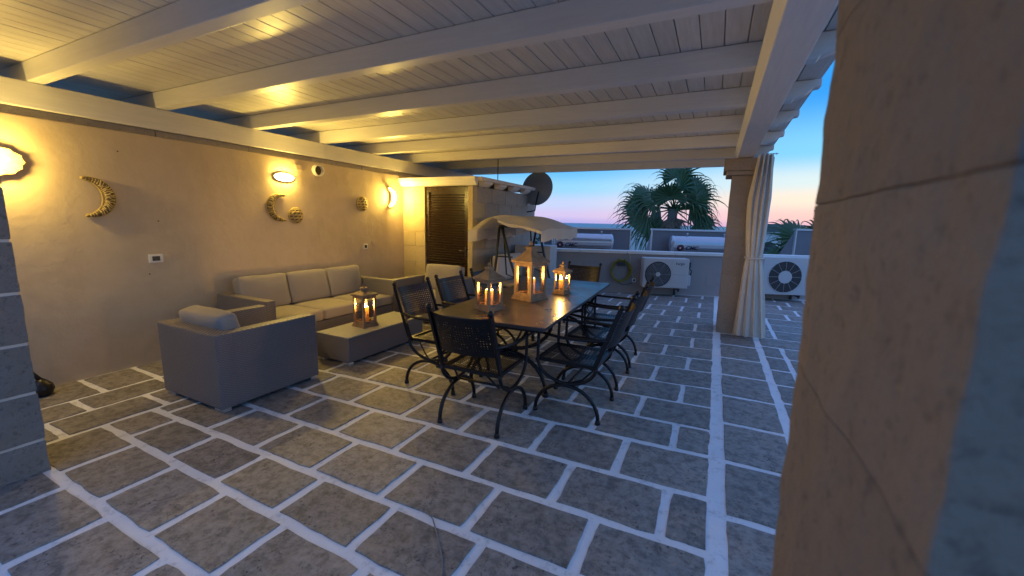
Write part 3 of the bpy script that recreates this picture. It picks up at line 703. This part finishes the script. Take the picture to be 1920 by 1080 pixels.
def bk(u, v):
    z = .585+.295*v; yb = -.205-(z-.425)*.3553; s_ = 4*u*(1-u); return (-.236+.472*u, yb-.062*s_, z-.014*s_*(v-.3))
perforated(bk, 24, 15, (.30, .30), lambda i, j: i in (0, 23) or j in (0, 1, 13, 14)).build('back_panel', 'iron', CH)
chairs = [((-1.485, 2.60), 0, 'iron chair with its back to the camera at the near table end'),
          ((-.92, 3.12), 90, 'iron chair nearest the camera on the right side of the table'),
          ((-.93, 3.85), 90, 'middle iron chair on the right side of the table'),
          ((-.95, 4.50), 90, 'farthest iron chair on the right side of the table'),
          ((-2.17, 3.04), -90, 'iron chair nearest the camera on the left side of the table'),
          ((-2.20, 3.70), -90, 'middle iron chair on the left side of the table'),
          ((-2.22, 4.42), -90, 'farthest iron chair on the left side of the table'),
          ((-1.70, 5.50), 180, 'iron chair at the far table end facing the camera')]
for i, (p_, a, lb) in enumerate(chairs):
    jit = R([1.5, 0, -1, 2, 0, 1, -1, -2][i])
    if i == 0: CH.location = (*p_, 0); CH.rotation_euler = (0, 0, R(a)+jit); CH['label'] = lb
    else: dup(CH, None, (*p_, 0), R(a)+jit, lb)

# ---- lanterns with candles
def lantern(label, loc, rz, w, h, eave, tall=False, candle=(.5, .5), cr=.03, clabel=''):
    o = thing('candle_lantern', label, 'lantern', loc, rz, 'wooden candle lanterns'); hw = w/2; zb = .055*h+.01; t_ = w*.12
    g = MB(); g.box(-hw, hw, -hw, hw, 0, .03*h+.004); g.box(-hw*.93, hw*.93, -hw*.93, hw*.93, .03*h+.004, zb); g.build('base', 'lantern_wood', o, .003)
    q = hw*.86
    for sx in (-1, 1):
        for sy in (-1, 1): g = MB(); g.box(min(sx*q, sx*(q-t_)), max(sx*q, sx*(q-t_)), min(sy*q, sy*(q-t_)), max(sy*q, sy*(q-t_)), zb, eave); g.build('post', 'lantern_wood', o, .002)
    for k in range(4):
        L = q-t_; zt = eave-.004
        for (za, zc_) in ((zb, zb+.05*h), (zt-.05*h, zt)): g = MB(); g.box(-L, L, -q+t_*.15, -q+t_*.8, za, zc_); fr_ = g.build('rail', 'lantern_wood', o, .002); fr_.rotation_euler = (0, 0, R(90*k))
        g = MB(); g.box(-L, L, -q+t_*.45, -q+t_*.45+.002, zb+.05*h, zt-.05*h); p_ = g.build('pane', 'lantern_glass', o); p_.rotation_euler = (0, 0, R(90*k))
    s2 = math.sqrt(2); top = h*.80 if tall else h*.83; pr = []
    e = hw*1.05*s2; n_ = 8
    pr.append((e*.97, eave)); pr.append((e, eave+.012)); pr.append((e, eave+.02))
    for i in range(1, n_+1): f_ = i/n_; pr.append((e*(1-f_)**1.0*(.80+.20*(1-f_)**1.5)+w*.20*f_, eave+.02+(top-eave-.02)*f_))
    g = MB(); g.lathe(pr, 4, (0, 0, 0), False, R(45)); rf = g.build('roof', 'lantern_wood', o, .002, 1)
    g = MB(); cw = w*.17; g.lathe([(cw, top), (cw, top+.03*h), (cw*1.45, top+.035*h), (cw*1.2, top+.065*h), (cw*.35, top+.085*h)], 4 if not tall else 12, (0, 0, 0), False, R(45)); zt = top+.085*h
    g.lathe([(w*.05, zt), (w*.085, zt+(h-zt)*.35), (w*.03, zt+(h-zt)*.8), (.001, h)], 10); g.build('finial', 'lantern_wood', rf)
    ch = (eave-zb)*candle[1]; c = Matrix.Rotation(rz, 3, 'Z') @ Vector((candle[0], candle[0]*.3, 0))
    cd = thing('pillar_candle', clabel, 'candle', (loc[0]+c.x, loc[1]+c.y, loc[2]+zb+.001), 0, 'lit candles in the lanterns')
    ch += .012; g = MB(); g.lathe([(cr, 0), (cr, ch-.006), (cr*.95, ch), (cr*.86, ch-.003), (cr*.80, ch-.012), (cr*.70, ch-.045), (cr*.3, ch-.06)], 20); g.build('wax_body', 'wax', cd); ch -= .016
    g = MB(); g.tube([(0, 0, ch-.045), (0, 0, ch+.008)], .0012, 5); g.build('wick', 'wick', cd)
    g = MB(); g.lathe([(.0015, ch+.005), (.0065, ch+.013), (.0075, ch+.02), (.005, ch+.033), (.0015, ch+.046), (.0002, ch+.052)], 10); fl_ = g.build('flame', 'flame', cd)
    return o
ZT = .7402
lantern('medium wooden lantern at the near end of the dining table', (-1.71, 3.05, ZT), R(-17), .195, .412, .262, False, (.0, .56), .036, 'cream candle in the medium lantern on the dining table')
lantern('largest wooden lantern in the middle of the dining table', (-1.605, 3.69, ZT), R(-17.5), .262, .580, .365, False, (.015, .50), .036, 'cream candle in the largest lantern on the dining table')
lantern('smallest wooden lantern far along the dining table', (-1.44, 4.18, ZT), R(-11), .152, .350, .232, False, (-.012, .56), .025, 'cream candle in the smallest lantern on the dining table')
lantern('wooden lantern with pointed finial on the coffee table', (-3.46, 3.32, .2972), R(-6), .205, .505, .348, True, (.012, .55), .032, 'cream candle in the lantern on the coffee table')

# ---- black jug behind the left pillar
o = thing('black_jug', 'small black round jug half hidden behind the left pillar', 'jug', (-4.80, 1.15, 0))
g = MB(); g.lathe([(.035, .0), (.06, .02), (.075, .06), (.066, .10), (.035, .135), (.018, .15)], 18); g.build('body', 'jug_black', o)
g = MB(); g.tube([(-.0, .0, .14), (-.02, -.03, .20), (-.05, -.07, .30)], [.018, .015, .012], 8); g.build('spout', 'jug_black', o)
# ---- cord on the floor
g = MB(); g.tube([(-1.20, 1.518, .012), (-1.147, 1.498, .012), (-1.079, 1.437, .012), (-1.016, 1.377, .012), (-.96, 1.321, .012), (-.911, 1.255, .012), (-.88, 1.15, .012), (-.9, .95, .012)], .0035, 6); tag(g.build('floor_cord', 'cord_grey'), 'thin grey cord lying across the paving in the foreground', 'cord')

# ---- tied curtain hanging from the main beam
o = thing('tied_curtain', 'cream curtain tied at the middle beside the far pillar', 'curtain', (.50, 6.30, 0))
def cur(u, v):      # u across 0..1, v height 0..1 ; returns local point
    z = .03+2.385*v; zt_ = 1.10
    if z > zt_: f_ = (z-zt_)/(2.415-zt_); hw = .095+.038*math.sin(min(1, f_*1.6)*math.pi/2)-.045*max(0, f_-.6)/.4; cx = -.01-.022*min(1, f_*2)+.02*f_
    else: f_ = (zt_-z)/zt_; hw = .095+.105*f_**.8; cx = -.01+.045*f_
    fold = .75*math.sin(u*2*math.pi*4.2+.7*math.sin(z*1.3)+.5)+.35*math.sin(u*2*math.pi*7.7+1.3*z); dp = .018+.030*abs(z-zt_)/1.2
    pinch = math.exp(-((z-zt_)/.06)**2)
    return (cx+(2*u-1)*hw+.006*math.sin(u*25+z*3), (fold*dp*(1-.35*pinch))-.06*math.sin(math.pi*u)*(1-.5*pinch)+.012*noise.noise(Vector((u*5, z*2, 1))), z)
nu, nv = 96, 40; v = [cur(i/nu, j/nv) for j in range(nv+1) for i in range(nu+1)]; f = [(j*(nu+1)+i, j*(nu+1)+i+1, (j+1)*(nu+1)+i+1, (j+1)*(nu+1)+i) for j in range(nv) for i in range(nu)]
g = MB(); g.add(v, f, True); g.build('cloth', 'canvas', o)
g = MB(); g.tube([(-.01+.108*math.cos(R(a)), -.012+.062*math.sin(R(a)), 1.10+.01*math.sin(R(a))) for a in range(0, 360, 15)], .013, 8, True); g.build('tie_band', 'canvas', o)
g = MB(); g.tube([(-.06, .0, 2.425), (.12, 0, 2.425)], .006, 6)
for k in range(6): g.tube([(-.05+.03*k+.0, .012*math.cos(R(a)), 2.425+.014*math.sin(R(a))) for a in range(0, 360, 45)], .002, 5, True)
g.build('rail', 'aluminium', o)

# ---- garden swing with canopy
sw = thing('garden_swing', 'garden swing seat with slack cream canopy beside the outbuilding', 'garden swing', (-2.87, 6.3, 0))
def swm(b, name, mat, bevel=0): return b.build(name, mat, sw, bevel, 2, loc=(2.87, -6.3, 0))
for y in (5.72, 6.98):
    for (xf, nm) in ((-3.20, 0), (-2.52, 1)):
        g = MB(); xt = -3.02 if y < 6 else -2.92; g.tube([(xt+(.02 if nm else -.02), y, 1.42), (xt+(xf-xt)*.35, y, .92), (xt+(xf-xt)*.72, y, .42), (xf, y-.01, .02)], .022, 8); swm(g, 'leg', 'dark_tube')
    g = MB(); g.tube([(-3.10, y, .95), (-2.80, y, .95)], .012, 6); swm(g, 'cross_bar', 'dark_tube')
for x_ in (-3.0,): g = MB(); g.tube([(x_, 5.6, 1.42), (x_+.06, 7.05, 1.42)], .02, 8); swm(g, 'top_rail', 'dark_tube')
# canopy: slack cloth over a frame, with hanging valance
cx0, cx1, cy0, cy1 = -3.47, -2.24, 5.48, 7.2
def can(u, v):     # u along y, v along x
    x = cx0+(cx1-cx0)*v; y = cy0+(cy1-cy0)*u
    dx = min(v, 1-v)*2; dy = min(u, 1-u)*2
    hgt = .175*(1-(1-min(1, dx*1.25))**2)*min(1, .45+dy*1.6)
    edge = max(0, 1-u*7)
    lift = .055*math.exp(-((v-.33)/.16)**2)*edge - .045*edge*abs(v-.33)
    low = -.07*max(0, 1-v*4)*(1-u*.6)
    sag = .018*math.sin(u*math.pi*3)*math.sin(v*math.pi*2)+.022*noise.noise(Vector((x*3.5, y*3, 0)))
    return (x, y, 1.415+hgt+lift+low+sag-.015*v)
nu, nv = 30, 26; v = [can(i/nu, j/nv) for j in range(nv+1) for i in range(nu+1)]; f = [(j*(nu+1)+i, j*(nu+1)+i+1, (j+1)*(nu+1)+i+1, (j+1)*(nu+1)+i) for j in range(nv) for i in range(nu)]
g = MB(); g.add(v, f, True); cn = swm(g, 'canopy', 'canvas')
def val(path, drop):
    g = MB(); v, f = [], []
    for k, (u_, w_) in enumerate(path):
        p_ = Vector(can(u_, w_)); d = drop*(.85+.12*abs(math.sin(k*.4))+.15*noise.noise(Vector((k*.3, 2, 0)))); out = Vector((0, 0, 0)); v += [p_+Vector((0, 0, -.001)), p_+Vector((.01*math.sin(k), .01*math.cos(k*1.3), -d*.5)), p_+Vector((.016*math.sin(k*.9), .012*math.cos(k), -d))]
    for k in range(len(path)-1): a = k*3; f += [(a, a+3, a+4, a+1), (a+1, a+4, a+5, a+2)]
    g.add(v, f, True); g.build('valance', 'canvas', cn)
n = 26
val([(i/n, 1) for i in range(n+1)], .185); val([(i/n, 0) for i in range(n+1)], .19); val([(1, i/n) for i in range(n+1)], .17); val([(0, i/n) for i in range(int(n*.45), n+1)], .045)
g = MB(); g.cushion(-3.12, -2.62, 5.86, 6.84, .42, .52, .04, .01); swm(g, 'seat_cushion', 'cushion')
g = MB(); g.cushion(-3.25, -3.12, 5.86, 6.84, .50, .95, .05, .02); swm(g, 'back_cushion', 'canvas')
for y in (5.82, 6.88): g = MB(); g.tube([(-3.02, y, 1.40), (-2.95, y, .66), (-2.74, y, .60), (-2.62, y, .41), (-3.18, y, .41), (-3.24, y, .92)], .013, 6); swm(g, 'seat_frame', 'dark_tube')
# white cabinet behind the swing
o = thing('white_cabinet', 'white utility cabinet behind the garden swing', 'cabinet', (-3.12, 7.42, 0), R(4)); g = MB(); g.box(-.36, .36, -.22, .22, .03, 1.06); g.build('body', 'ac_white', o, .012)
g = MB(); g.box(-.355, -.004, -.235, -.221, .06, 1.03); g.build('door', 'ac_white', o, .004); g = MB(); g.box(.004, .355, -.235, -.221, .06, 1.03); g.build('door', 'ac_white', o, .004); g = MB(); g.box(-.34, .34, -.2, .2, 0, .03); g.build('plinth', 'dark_plastic', o)

# ---- satellite dish and antenna on the outbuilding
o = thing('satellite_dish', 'dark satellite dish on the corner of the outbuilding', 'satellite dish', (-3.44, 7.9, 1.70))
v, f = [], []; nr, na = 7, 32
for i in range(nr+1):
    for k in range(na): a = 2*math.pi*k/na; rr = .335*i/nr; v.append((rr*math.cos(a), .07*(i/nr)**2, rr*math.sin(a)*1.06))
for i in range(nr):
    for k in range(na): f.append((i*na+k, i*na+(k+1) % na, (i+1)*na+(k+1) % na, (i+1)*na+k))
g = MB(); g.add(v, f, True); d = g.build('dish', 'dish_grey', o); d.location = (.05, .05, .50); d.rotation_euler = (R(-12), 0, R(4))
g = MB(); g.tube([(-.11, 0, .0), (.06, 0, .03), (.08, .01, .20), (.12, .03, .42)], .014, 8); g.tube([(.12, .04, .18), (.14, .30, .25), (.15, .42, .33)], .009, 6); g.build('bracket', 'dark_tube', o)
o = thing('antenna_mast', 'thin antenna mast on the outbuilding roof', 'antenna', (-3.72, 6.9, 2.192)); g = MB(); g.tube([(0, 0, 0), (0, 0, .75)], .008, 6); g.lathe([(.03, 0), (.03, .01)], 10); g.build('mast', 'dark_tube', o)
for k in range(4): g = MB(); g.tube([(-.16+.02*k, 0, .45+.06*k), (.16-.02*k, 0, .45+.06*k)], .004, 5); g.build('element', 'dark_tube', o)

# ---- air conditioning units on the parapet
def ac(name, label, s0, w, h, d, z0, off, fc, fr_, style):
    o = thing(name, label, 'air conditioner', pp(s0+w/2, off, 0), PA); x0 = -w/2
    g = MB(); g.box(x0, x0+w, 0, d, z0, z0+h); cs = g.build('casing', 'ac_white', o, .018, 3)
    g = MB(); n = 40; c = (x0+fc[0], z0+fc[1]); ring = lambda r, y: [(c[0]+r*math.cos(2*math.pi*k/n), y, c[1]+r*math.sin(2*math.pi*k/n)) for k in range(n)]
    g.add(ring(fr_, -.003), [tuple(range(n))]); fan = g.build('fan_opening', 'dark_plastic', o)
    g = MB()
    g.tube(ring(fr_, -.006), .007, 6, True)
    g.build('fan_ring', 'ac_white' if style else 'dark_plastic', o)
    g = MB(); hr = fr_*(.40 if style else .19)
    g.add(ring(hr, -.016)+ring(hr, -.003), [tuple(range(n))]+[(k, (k+1) % n, n+(k+1) % n, n+k) for k in range(n)]); g.build('fan_hub', 'ac_white', o)
    g = MB()
    if style:
        for k in range(12): a = 2*math.pi*k/12; g.tube([(c[0]+hr*math.cos(a), -.01, c[1]+hr*math.sin(a)), (c[0]+fr_*math.cos(a), -.006, c[1]+fr_*math.sin(a))], .003, 5)
        g.build('grille', 'ac_white', o)
    else:
        for q in range(1, 8): g.tube(ring(hr+(fr_-hr)*q/8, -.012), .0045, 5, True)
        for k in range(6): a = 2*math.pi*k/6; g.tube([(c[0]+hr*math.cos(a), -.010, c[1]+hr*math.sin(a)), (c[0]+fr_*math.cos(a), -.008, c[1]+fr_*math.sin(a))], .004, 5)
        g.build('grille', 'dish_grey', o)
    for sx in (.10, .80):
        g = MB(); g.box(x0+w*sx, x0+w*sx+.035, .03, d+.03, z0-.045, z0-.002); g.box(x0+w*sx, x0+w*sx+.035, d+.0, d+.03, z0-.18 if z0 > .19 else .0, z0-.046); g.build('bracket', 'dark_tube', o)
        g = MB(); g.lathe([(.022, z0-.07), (.022, z0-.046)], 10, (x0+w*sx+.018, .05, 0)); g.build('rubber_foot', 'dark_plastic', o)
    return o, x0
a1, x0 = ac('air_conditioner', 'white air conditioner with dark round fan beside the yellow hose', -.383, .92, .625, .30, .19, .35, (.30, .29), .258, 0)
g = MB(); g.box(x0+.58, x0+.90, -.004, 0, .21, .79); g.build('service_panel', 'ac_white', a1, .003); g = MB(); g.box(x0+.582, x0+.898, -.0055, -.004, .478, .484); g.build('panel_seam', 'dish_grey', a1)
t_ = put('lettering', text_mesh('argo', .075, .0006, 'logo_dark', .15, .001), a1, (x0+.685, -.0045, .688), (R(90), 0, 0))
g = MB(); g.box(x0+.655, x0+.672, -.0052, -.004, .69, .735); g.build('emblem', 'logo_dark', a1)
g = MB(); g.box(x0+.922, x0+1.0, .08, .26, .24, .46); g.build('valve_cover', 'ac_white', a1, .015); g = MB(); g.box(x0+.922, x0+.99, .10, .22, .62, .74); g.build('terminal_box', 'dark_plastic', a1, .01)
g = MB(); g.tube([(x0+.96, .16, .62), (x0+1.04, .2, .55), (x0+1.03, .22, .42), (x0+.98, .2, .3)], .012, 6); g.build('pipe', 'dark_plastic', a1)
ac('air_conditioner', 'large white air conditioner with spoked fan right of the curtain', 2.00, .95, .77, .30, .14, .35, (.435, .37), .325, 1)

# ---- hose, socket, cable
o = thing('garden_hose', 'coiled yellow garden hose on a hanger on the parapet', 'hose', pp(-.80, .0, .50), PA)
for k in range(6):
    a0 = rnd.uniform(0, 6); cxh, czh = rnd.uniform(-.012, .012), rnd.uniform(-.018, .01); rx, rz_ = .205+rnd.uniform(-.022, .012), .232+rnd.uniform(-.025, .01); dy = -.035-.012*k
    g = MB(); g.tube([(cxh+rx*math.cos(2*math.pi*i/36)*(1+.02*math.sin(i*.5+a0)), dy+.008*math.sin(i*.35+a0), czh+rz_*math.sin(2*math.pi*i/36)) for i in range(36)], .0125, 6, True); g.build('hose_coil', 'hose', o)
g = MB(); g.box(-.085, .085, -.09, -.001, .10, .185); g.tube([(-.06, -.06, .18), (-.065, -.10, .22), (-.06, -.115, .26)], .008, 6); g.tube([(.06, -.06, .18), (.065, -.10, .22), (.06, -.115, .26)], .008, 6); g.build('hanger', 'dark_plastic', o)
g = MB(); g.tube([(-.1, -.05, -.22), (.05, -.05, -.31), (.18, -.045, -.30), (.26, -.04, -.26)], .008, 6); g.build('hose_end', 'palm_dry', o)
o = thing('outdoor_socket', 'small white outdoor socket right of the yellow hose', 'socket', pp(-.497, .001, .29), PA); g = MB(); g.box(-.042, .042, -.03, 0, -.042, .042); g.build('housing', 'white_plastic', o, .006); g = MB(); g.box(-.022, .022, -.033, -.029, -.022, .022); g.build('outlet', 'dark_plastic', o, .003)
o = thing('white_cable', 'thin white cable draped over the coping above the hose', 'cable', pp(-.59, .0, .5), PA); g = MB(); g.tube([(.03, .10, .437), (.0, -.035, .437), (-.035, -.046, .40), (-.04, -.047, .36), (-.02, -.012, .30), (-.02, -.008, .05), (.09, -.01, -.17)], .006, 6); g.build('cable_run', 'white_plastic', o)

# ---- solar water heaters beyond the parapet
def tank(label, s0, L, off=-.52):
    o = thing('solar_water_tank', label, 'water tank', pp(s0, off, .742), PA); r = .19; zc = 1.075-.742
    prof = [(.02, -.03), (.11, -.024), (.165, -.008), (r, .012), (r, .03)]; prof = prof+[(r, L-.03), (r, L-.012), (.165, L+.008), (.11, L+.024), (.02, L+.03)]
    g = MB(); g.lathe(prof, 32); b = g.build('tank_shell', 'tank_metal', o); b.rotation_euler = (0, R(90), 0); b.location = (0, 0, zc)
    for x_ in (.022, L-.05):
        g = MB(); g.lathe([(r+.004, 0), (r+.004, .026)], 32); bb = g.build('end_band', 'aluminium', o); bb.rotation_euler = (0, R(90), 0); bb.location = (x_, 0, zc)
    for x_ in (.35, L-.25): g = MB(); g.lathe([(.014, 0), (.014, .04), (.022, .045), (.02, .07)], 10, (x_, 0, zc+r-.004)); g.build('valve', 'aluminium', o)
    for x_ in (.15, L-.2): g = MB(); g.box(x_, x_+.05, -.15, .15, 0, zc-r+.03); g.build('cradle', 'aluminium', o, .004)
    def wrap(me, x_, zz):
        for vv in me.vertices:
            a = (vv.co.y+zz)/r; rr = r+.0015+vv.co.z; vv.co = (x_+vv.co.x, -rr*math.cos(a), zc+rr*math.sin(a))
        me.update(); return me
    bm = bmesh.new(); bm.from_mesh(text_mesh('CMC', .125, .0004, 'logo_dark', .25, .004)); bmesh.ops.subdivide_edges(bm, edges=bm.edges, cuts=2); me = bpy.data.meshes.new('lettering'); bm.to_mesh(me); bm.free(); me.materials.append(MATS['logo_dark'])
    put('lettering', wrap(me, .27, -.115), o)
    for (ra, rb, mt, dz) in ((.0, .062, 'logo_red', .0003), (.055, .078, 'logo_ring', .0008), (.0, .02, 'white_plastic', .001)):
        g = MB(); n = 32; rs = [ra+(rb-ra)*i/4 for i in range(5)]; v = [(max(q, .0005)*math.cos(2*math.pi*k/n), max(q, .0005)*math.sin(2*math.pi*k/n), dz) for q in rs for k in range(n)]; g.add(v, [(i*n+k, i*n+(k+1) % n, (i+1)*n+(k+1) % n, (i+1)*n+k) for i in range(4) for k in range(n)], True)
        put('emblem', wrap(g.mesh('emblem', mt), .165, -.075), o)
    return o
tank('metal solar water tank marked CMC behind the swing canopy', -2.30, 1.36)
tank('metal solar water tank marked CMC behind the far pillar', .37, 1.40)
def collector(label, s0, L, off, zt):
    o = thing('solar_collector', label, 'solar panel', pp(s0, off, .742), PA); h = zt-.742
    g = MB(); g.prism([(0, 0), (.0, h-.03), (.09, h-.03), (.75, 0)], 'x', .0, L); g.build('panel_back', 'panel_back', o, .004)
    g = MB(); g.box(-.03, L+.03, -.02, .12, h-.028, h+.012); g.build('top_frame', 'aluminium', o, .004)
    for x_ in (-.028, L+.002): g = MB(); g.box(x_, x_+.026, -.012, .05, 0, h-.03); g.build('side_frame', 'aluminium', o, .003)
collector('dark solar collector seen from behind, left of the palm', -2.5, 2.0, -.80, 1.39)
collector('dark solar collector seen from behind, below the palm', .02, 2.2, -.80, 1.40)
collector('dark solar collector at the right between curtain and near pillar', 3.20, 2.0, -.80, 1.475)

# ---- fan palms
def frond(parent, tp, d, nrm, sc, rr, dry=False):
    """one fan leaf: petiole along d, blade facing nrm, free tips hanging towards the ground"""
    d = d.normalized(); nrm = (nrm-d*nrm.dot(d)).normalized(); yv = nrm.cross(d); M = Matrix((d, yv, nrm)).transposed(); dn = M.transposed() @ Vector((0, 0, -1))
    R_ = (.72 if dry else .84)*rr.uniform(.9, 1.1); pet = (.30 if dry else rr.choice((.38, .52, .66, .76))); spread = R(55 if dry else rr.uniform(88, 112)); n = 14 if dry else 26; fuse = .34 if dry else .50; droop = rr.uniform(.5, .8) if dry else rr.uniform(.45, .95)
    b = MB(); b.tube([(0, 0, 0), Vector((pet*.5, 0, .02)), Vector((pet, 0, 0))+dn*.04], [.024, .016, .011], 5); cen = []
    hub = Vector((pet-.02, 0, 0))+dn*.04
    for i in range(n+1):
        a = -spread+2*spread*i/n; fused = R_*fuse*(1-.22*abs(2*i/n-1)); cen.append(hub+Vector((fused*math.cos(a), fused*math.sin(a), .016*(1 if i % 2 else -1)-.14*(1-math.cos(a*.8))))+dn*.05*fused)
    b.add([hub]+cen, [(0, i+1, i+2) for i in range(n)], False)
    for i in range(n):
        if rr.random() < .08: continue
        a0, a1 = cen[i], cen[i+1]; m = (a0+a1)/2; e = (m-hub).normalized(); side = (a1-a0)/2; L = R_*(.62+rr.uniform(-.25, .22)); v = []; dr = droop*rr.uniform(.5, 1.6); tw = rr.uniform(-.2, .2)
        for k in range(6):
            f_ = k/5; q = m+e*(L*f_*(1-.42*min(1.2, dr)*f_))+dn*(dr*L*f_**2.2*.85)+Vector((-e.y, e.x, 0))*tw*f_*f_*L; w_ = 1 if k == 0 else .60*(1-f_)**.6; v += [q-side*w_, q+side*w_]
        b.add(v, [(2*k, 2*k+1, 2*k+3, 2*k+2) for k in range(5)], False)
    fo = put('dry_frond' if dry else 'frond', b.mesh('frond', 'palm_dry' if dry else 'palm_leaf'), parent); fo.matrix_local = Matrix.Translation(tp) @ M.to_4x4() @ Matrix.Scale(sc, 4)
def palm(label, x, y, zc, spec, nback, sc, seed, zb=-5.0):
    """spec: leaves by angle in the XZ plane, lean towards +Y and size; the rest of the crown is filled round the axis"""
    o = thing('fan_palm', label, 'palm tree', (x, y, zb)); rr = random.Random(seed)
    g = MB(); pts = [(.1*math.sin(i*.6), .08*math.cos(i*.5), (zc-zb)*i/10) for i in range(11)]; g.tube(pts, [.24-.010*i for i in range(11)], 12); g.build('trunk', 'palm_bark', o)
    tp = Vector(pts[-1])
    for (th, lean, k) in spec:
        d = Vector((math.cos(R(th))*math.cos(R(lean)), math.sin(R(lean)), math.sin(R(th))*math.cos(R(lean))))
        frond(o, tp, d, Vector((rr.uniform(-.9, .9), -1, rr.uniform(-.1, 1.3))), sc*k, rr, -125 < (th if th < 180 else th-360) < -55)
    for i in range(nback):
        el = R(70-95*(i/nback)+rr.uniform(-8, 8)); az = R(i*137.5+rr.uniform(-14, 14))
        frond(o, tp+Vector((0, 0, -.1)), Vector((math.cos(el)*math.cos(az), math.cos(el)*math.sin(az), math.sin(el))), Vector((rr.uniform(-.4, .4), rr.uniform(-.4, .4), 1)), sc*rr.uniform(.75, .95), rr)
    return o
palm('large fan palm rising beyond the parapet left of the far pillar', -1.22, 13.9, 2.0, [(92, 5, 1.05), (60, 20, .9), (36, -10, 1.08), (8, 10, 1.0), (-22, -15, .95), (120, 25, .85), (150, -12, 1.0), (172, 10, 1.08), (196, -20, .95), (215, 5, .9), (-40, 15, .9), (-62, -20, .8), (-75, 10, .8), (-90, -30, .85), (-105, 20, .8), (-118, -15, .8), (-95, 5, .9), (232, -10, .8), (75, -25, .8), (20, -30, .8), (160, -35, .8)], 7, 1.30, 3)
palm('smaller fan palm beyond the parapet right of the curtain', 2.56, 12.9, .62, [(150, 5, 1.3), (172, -10, 1.35), (192, 10, 1.3), (212, 0, 1.2), (128, 15, 1.15), (95, -5, 1.0), (60, 10, 1.1), (30, -10, 1.1), (0, 10, 1.0), (-30, 0, 1.0), (232, -10, 1.0), (-75, -20, .8)], 8, 1.05, 9)

# ---- white houses and trees below the terrace
def house(label, x, y, w, d, zt, wins, arch=False):
    o = thing('white_house', label, 'house', (x, y, -5), R(6)); h = zt+5
    g = MB(); g.box(-w/2, w/2, 0, d, 0, h); g.build('wall', 'house_white', o, .03); g = MB(); g.box(-w/2-.06, w/2+.06, -.06, .14, h+.001, h+.12); g.box(-w/2-.06, -w/2+.14, .15, d+.06, h+.001, h+.12); g.box(w/2-.14, w/2+.06, .15, d+.06, h+.001, h+.12); g.build('roof_edge', 'house_white', o, .01)
    for (wx, wz, ww, wh) in wins:
        g = MB(); poly = [(wx-ww/2, h-wz-wh), (wx+ww/2, h-wz-wh), (wx+ww/2, h-wz)]+([(wx+ww/2*math.cos(R(a)), h-wz+ww/2*math.sin(R(a))) for a in range(20, 180, 20)] if arch else [])+[(wx-ww/2, h-wz)]; g.prism(poly, 'y', -.03, .05); g.build('window', 'house_glass', o)
    return o
house('low white flat-roofed house seen between the two solar tanks', -4.6, 29, 5.2, 7, .92, [(-1.6, 1.0, .9, 1.2), (.9, 1.0, .9, 1.2)])
house('white house with arched openings behind the right palm', 4.0, 27, 4.6, 6, 1.12, [(-1.3, .75, .7, 1.2), (-.1, .75, .7, 1.2), (1.1, .75, .7, 1.2)], True)
house('distant white house near the horizon left of the large palm', -14, 46, 9, 8, .2, [(-2.5, .9, 1.2, 1.2), (0, .9, 1.2, 1.2), (2.5, .9, 1.2, 1.2)])
g = MB(); rr = random.Random(4)
for k in range(900):
    x = rr.uniform(-60, 60); y = rr.uniform(60, 230); r_ = rr.uniform(.7, 2.0); c = Vector((x, y, -5+r_*.7))
    for q in range(7):
        d = Vector((rr.gauss(0, 1), rr.gauss(0, 1), rr.gauss(0, .7))).normalized()*r_*rr.uniform(.6, 1.1); a = Vector((rr.gauss(0, 1), rr.gauss(0, 1), rr.gauss(0, 1)))*r_*.5; b = Vector((rr.gauss(0, 1), rr.gauss(0, 1), rr.gauss(0, 1)))*r_*.5
        g.add([c+d, c+d+a, c+d+b], [(0, 1, 2)])
tag(g.build('distant_scrub', 'far_trees'), 'dark scrub on the plain towards the sea', 'scrub', kind='stuff')
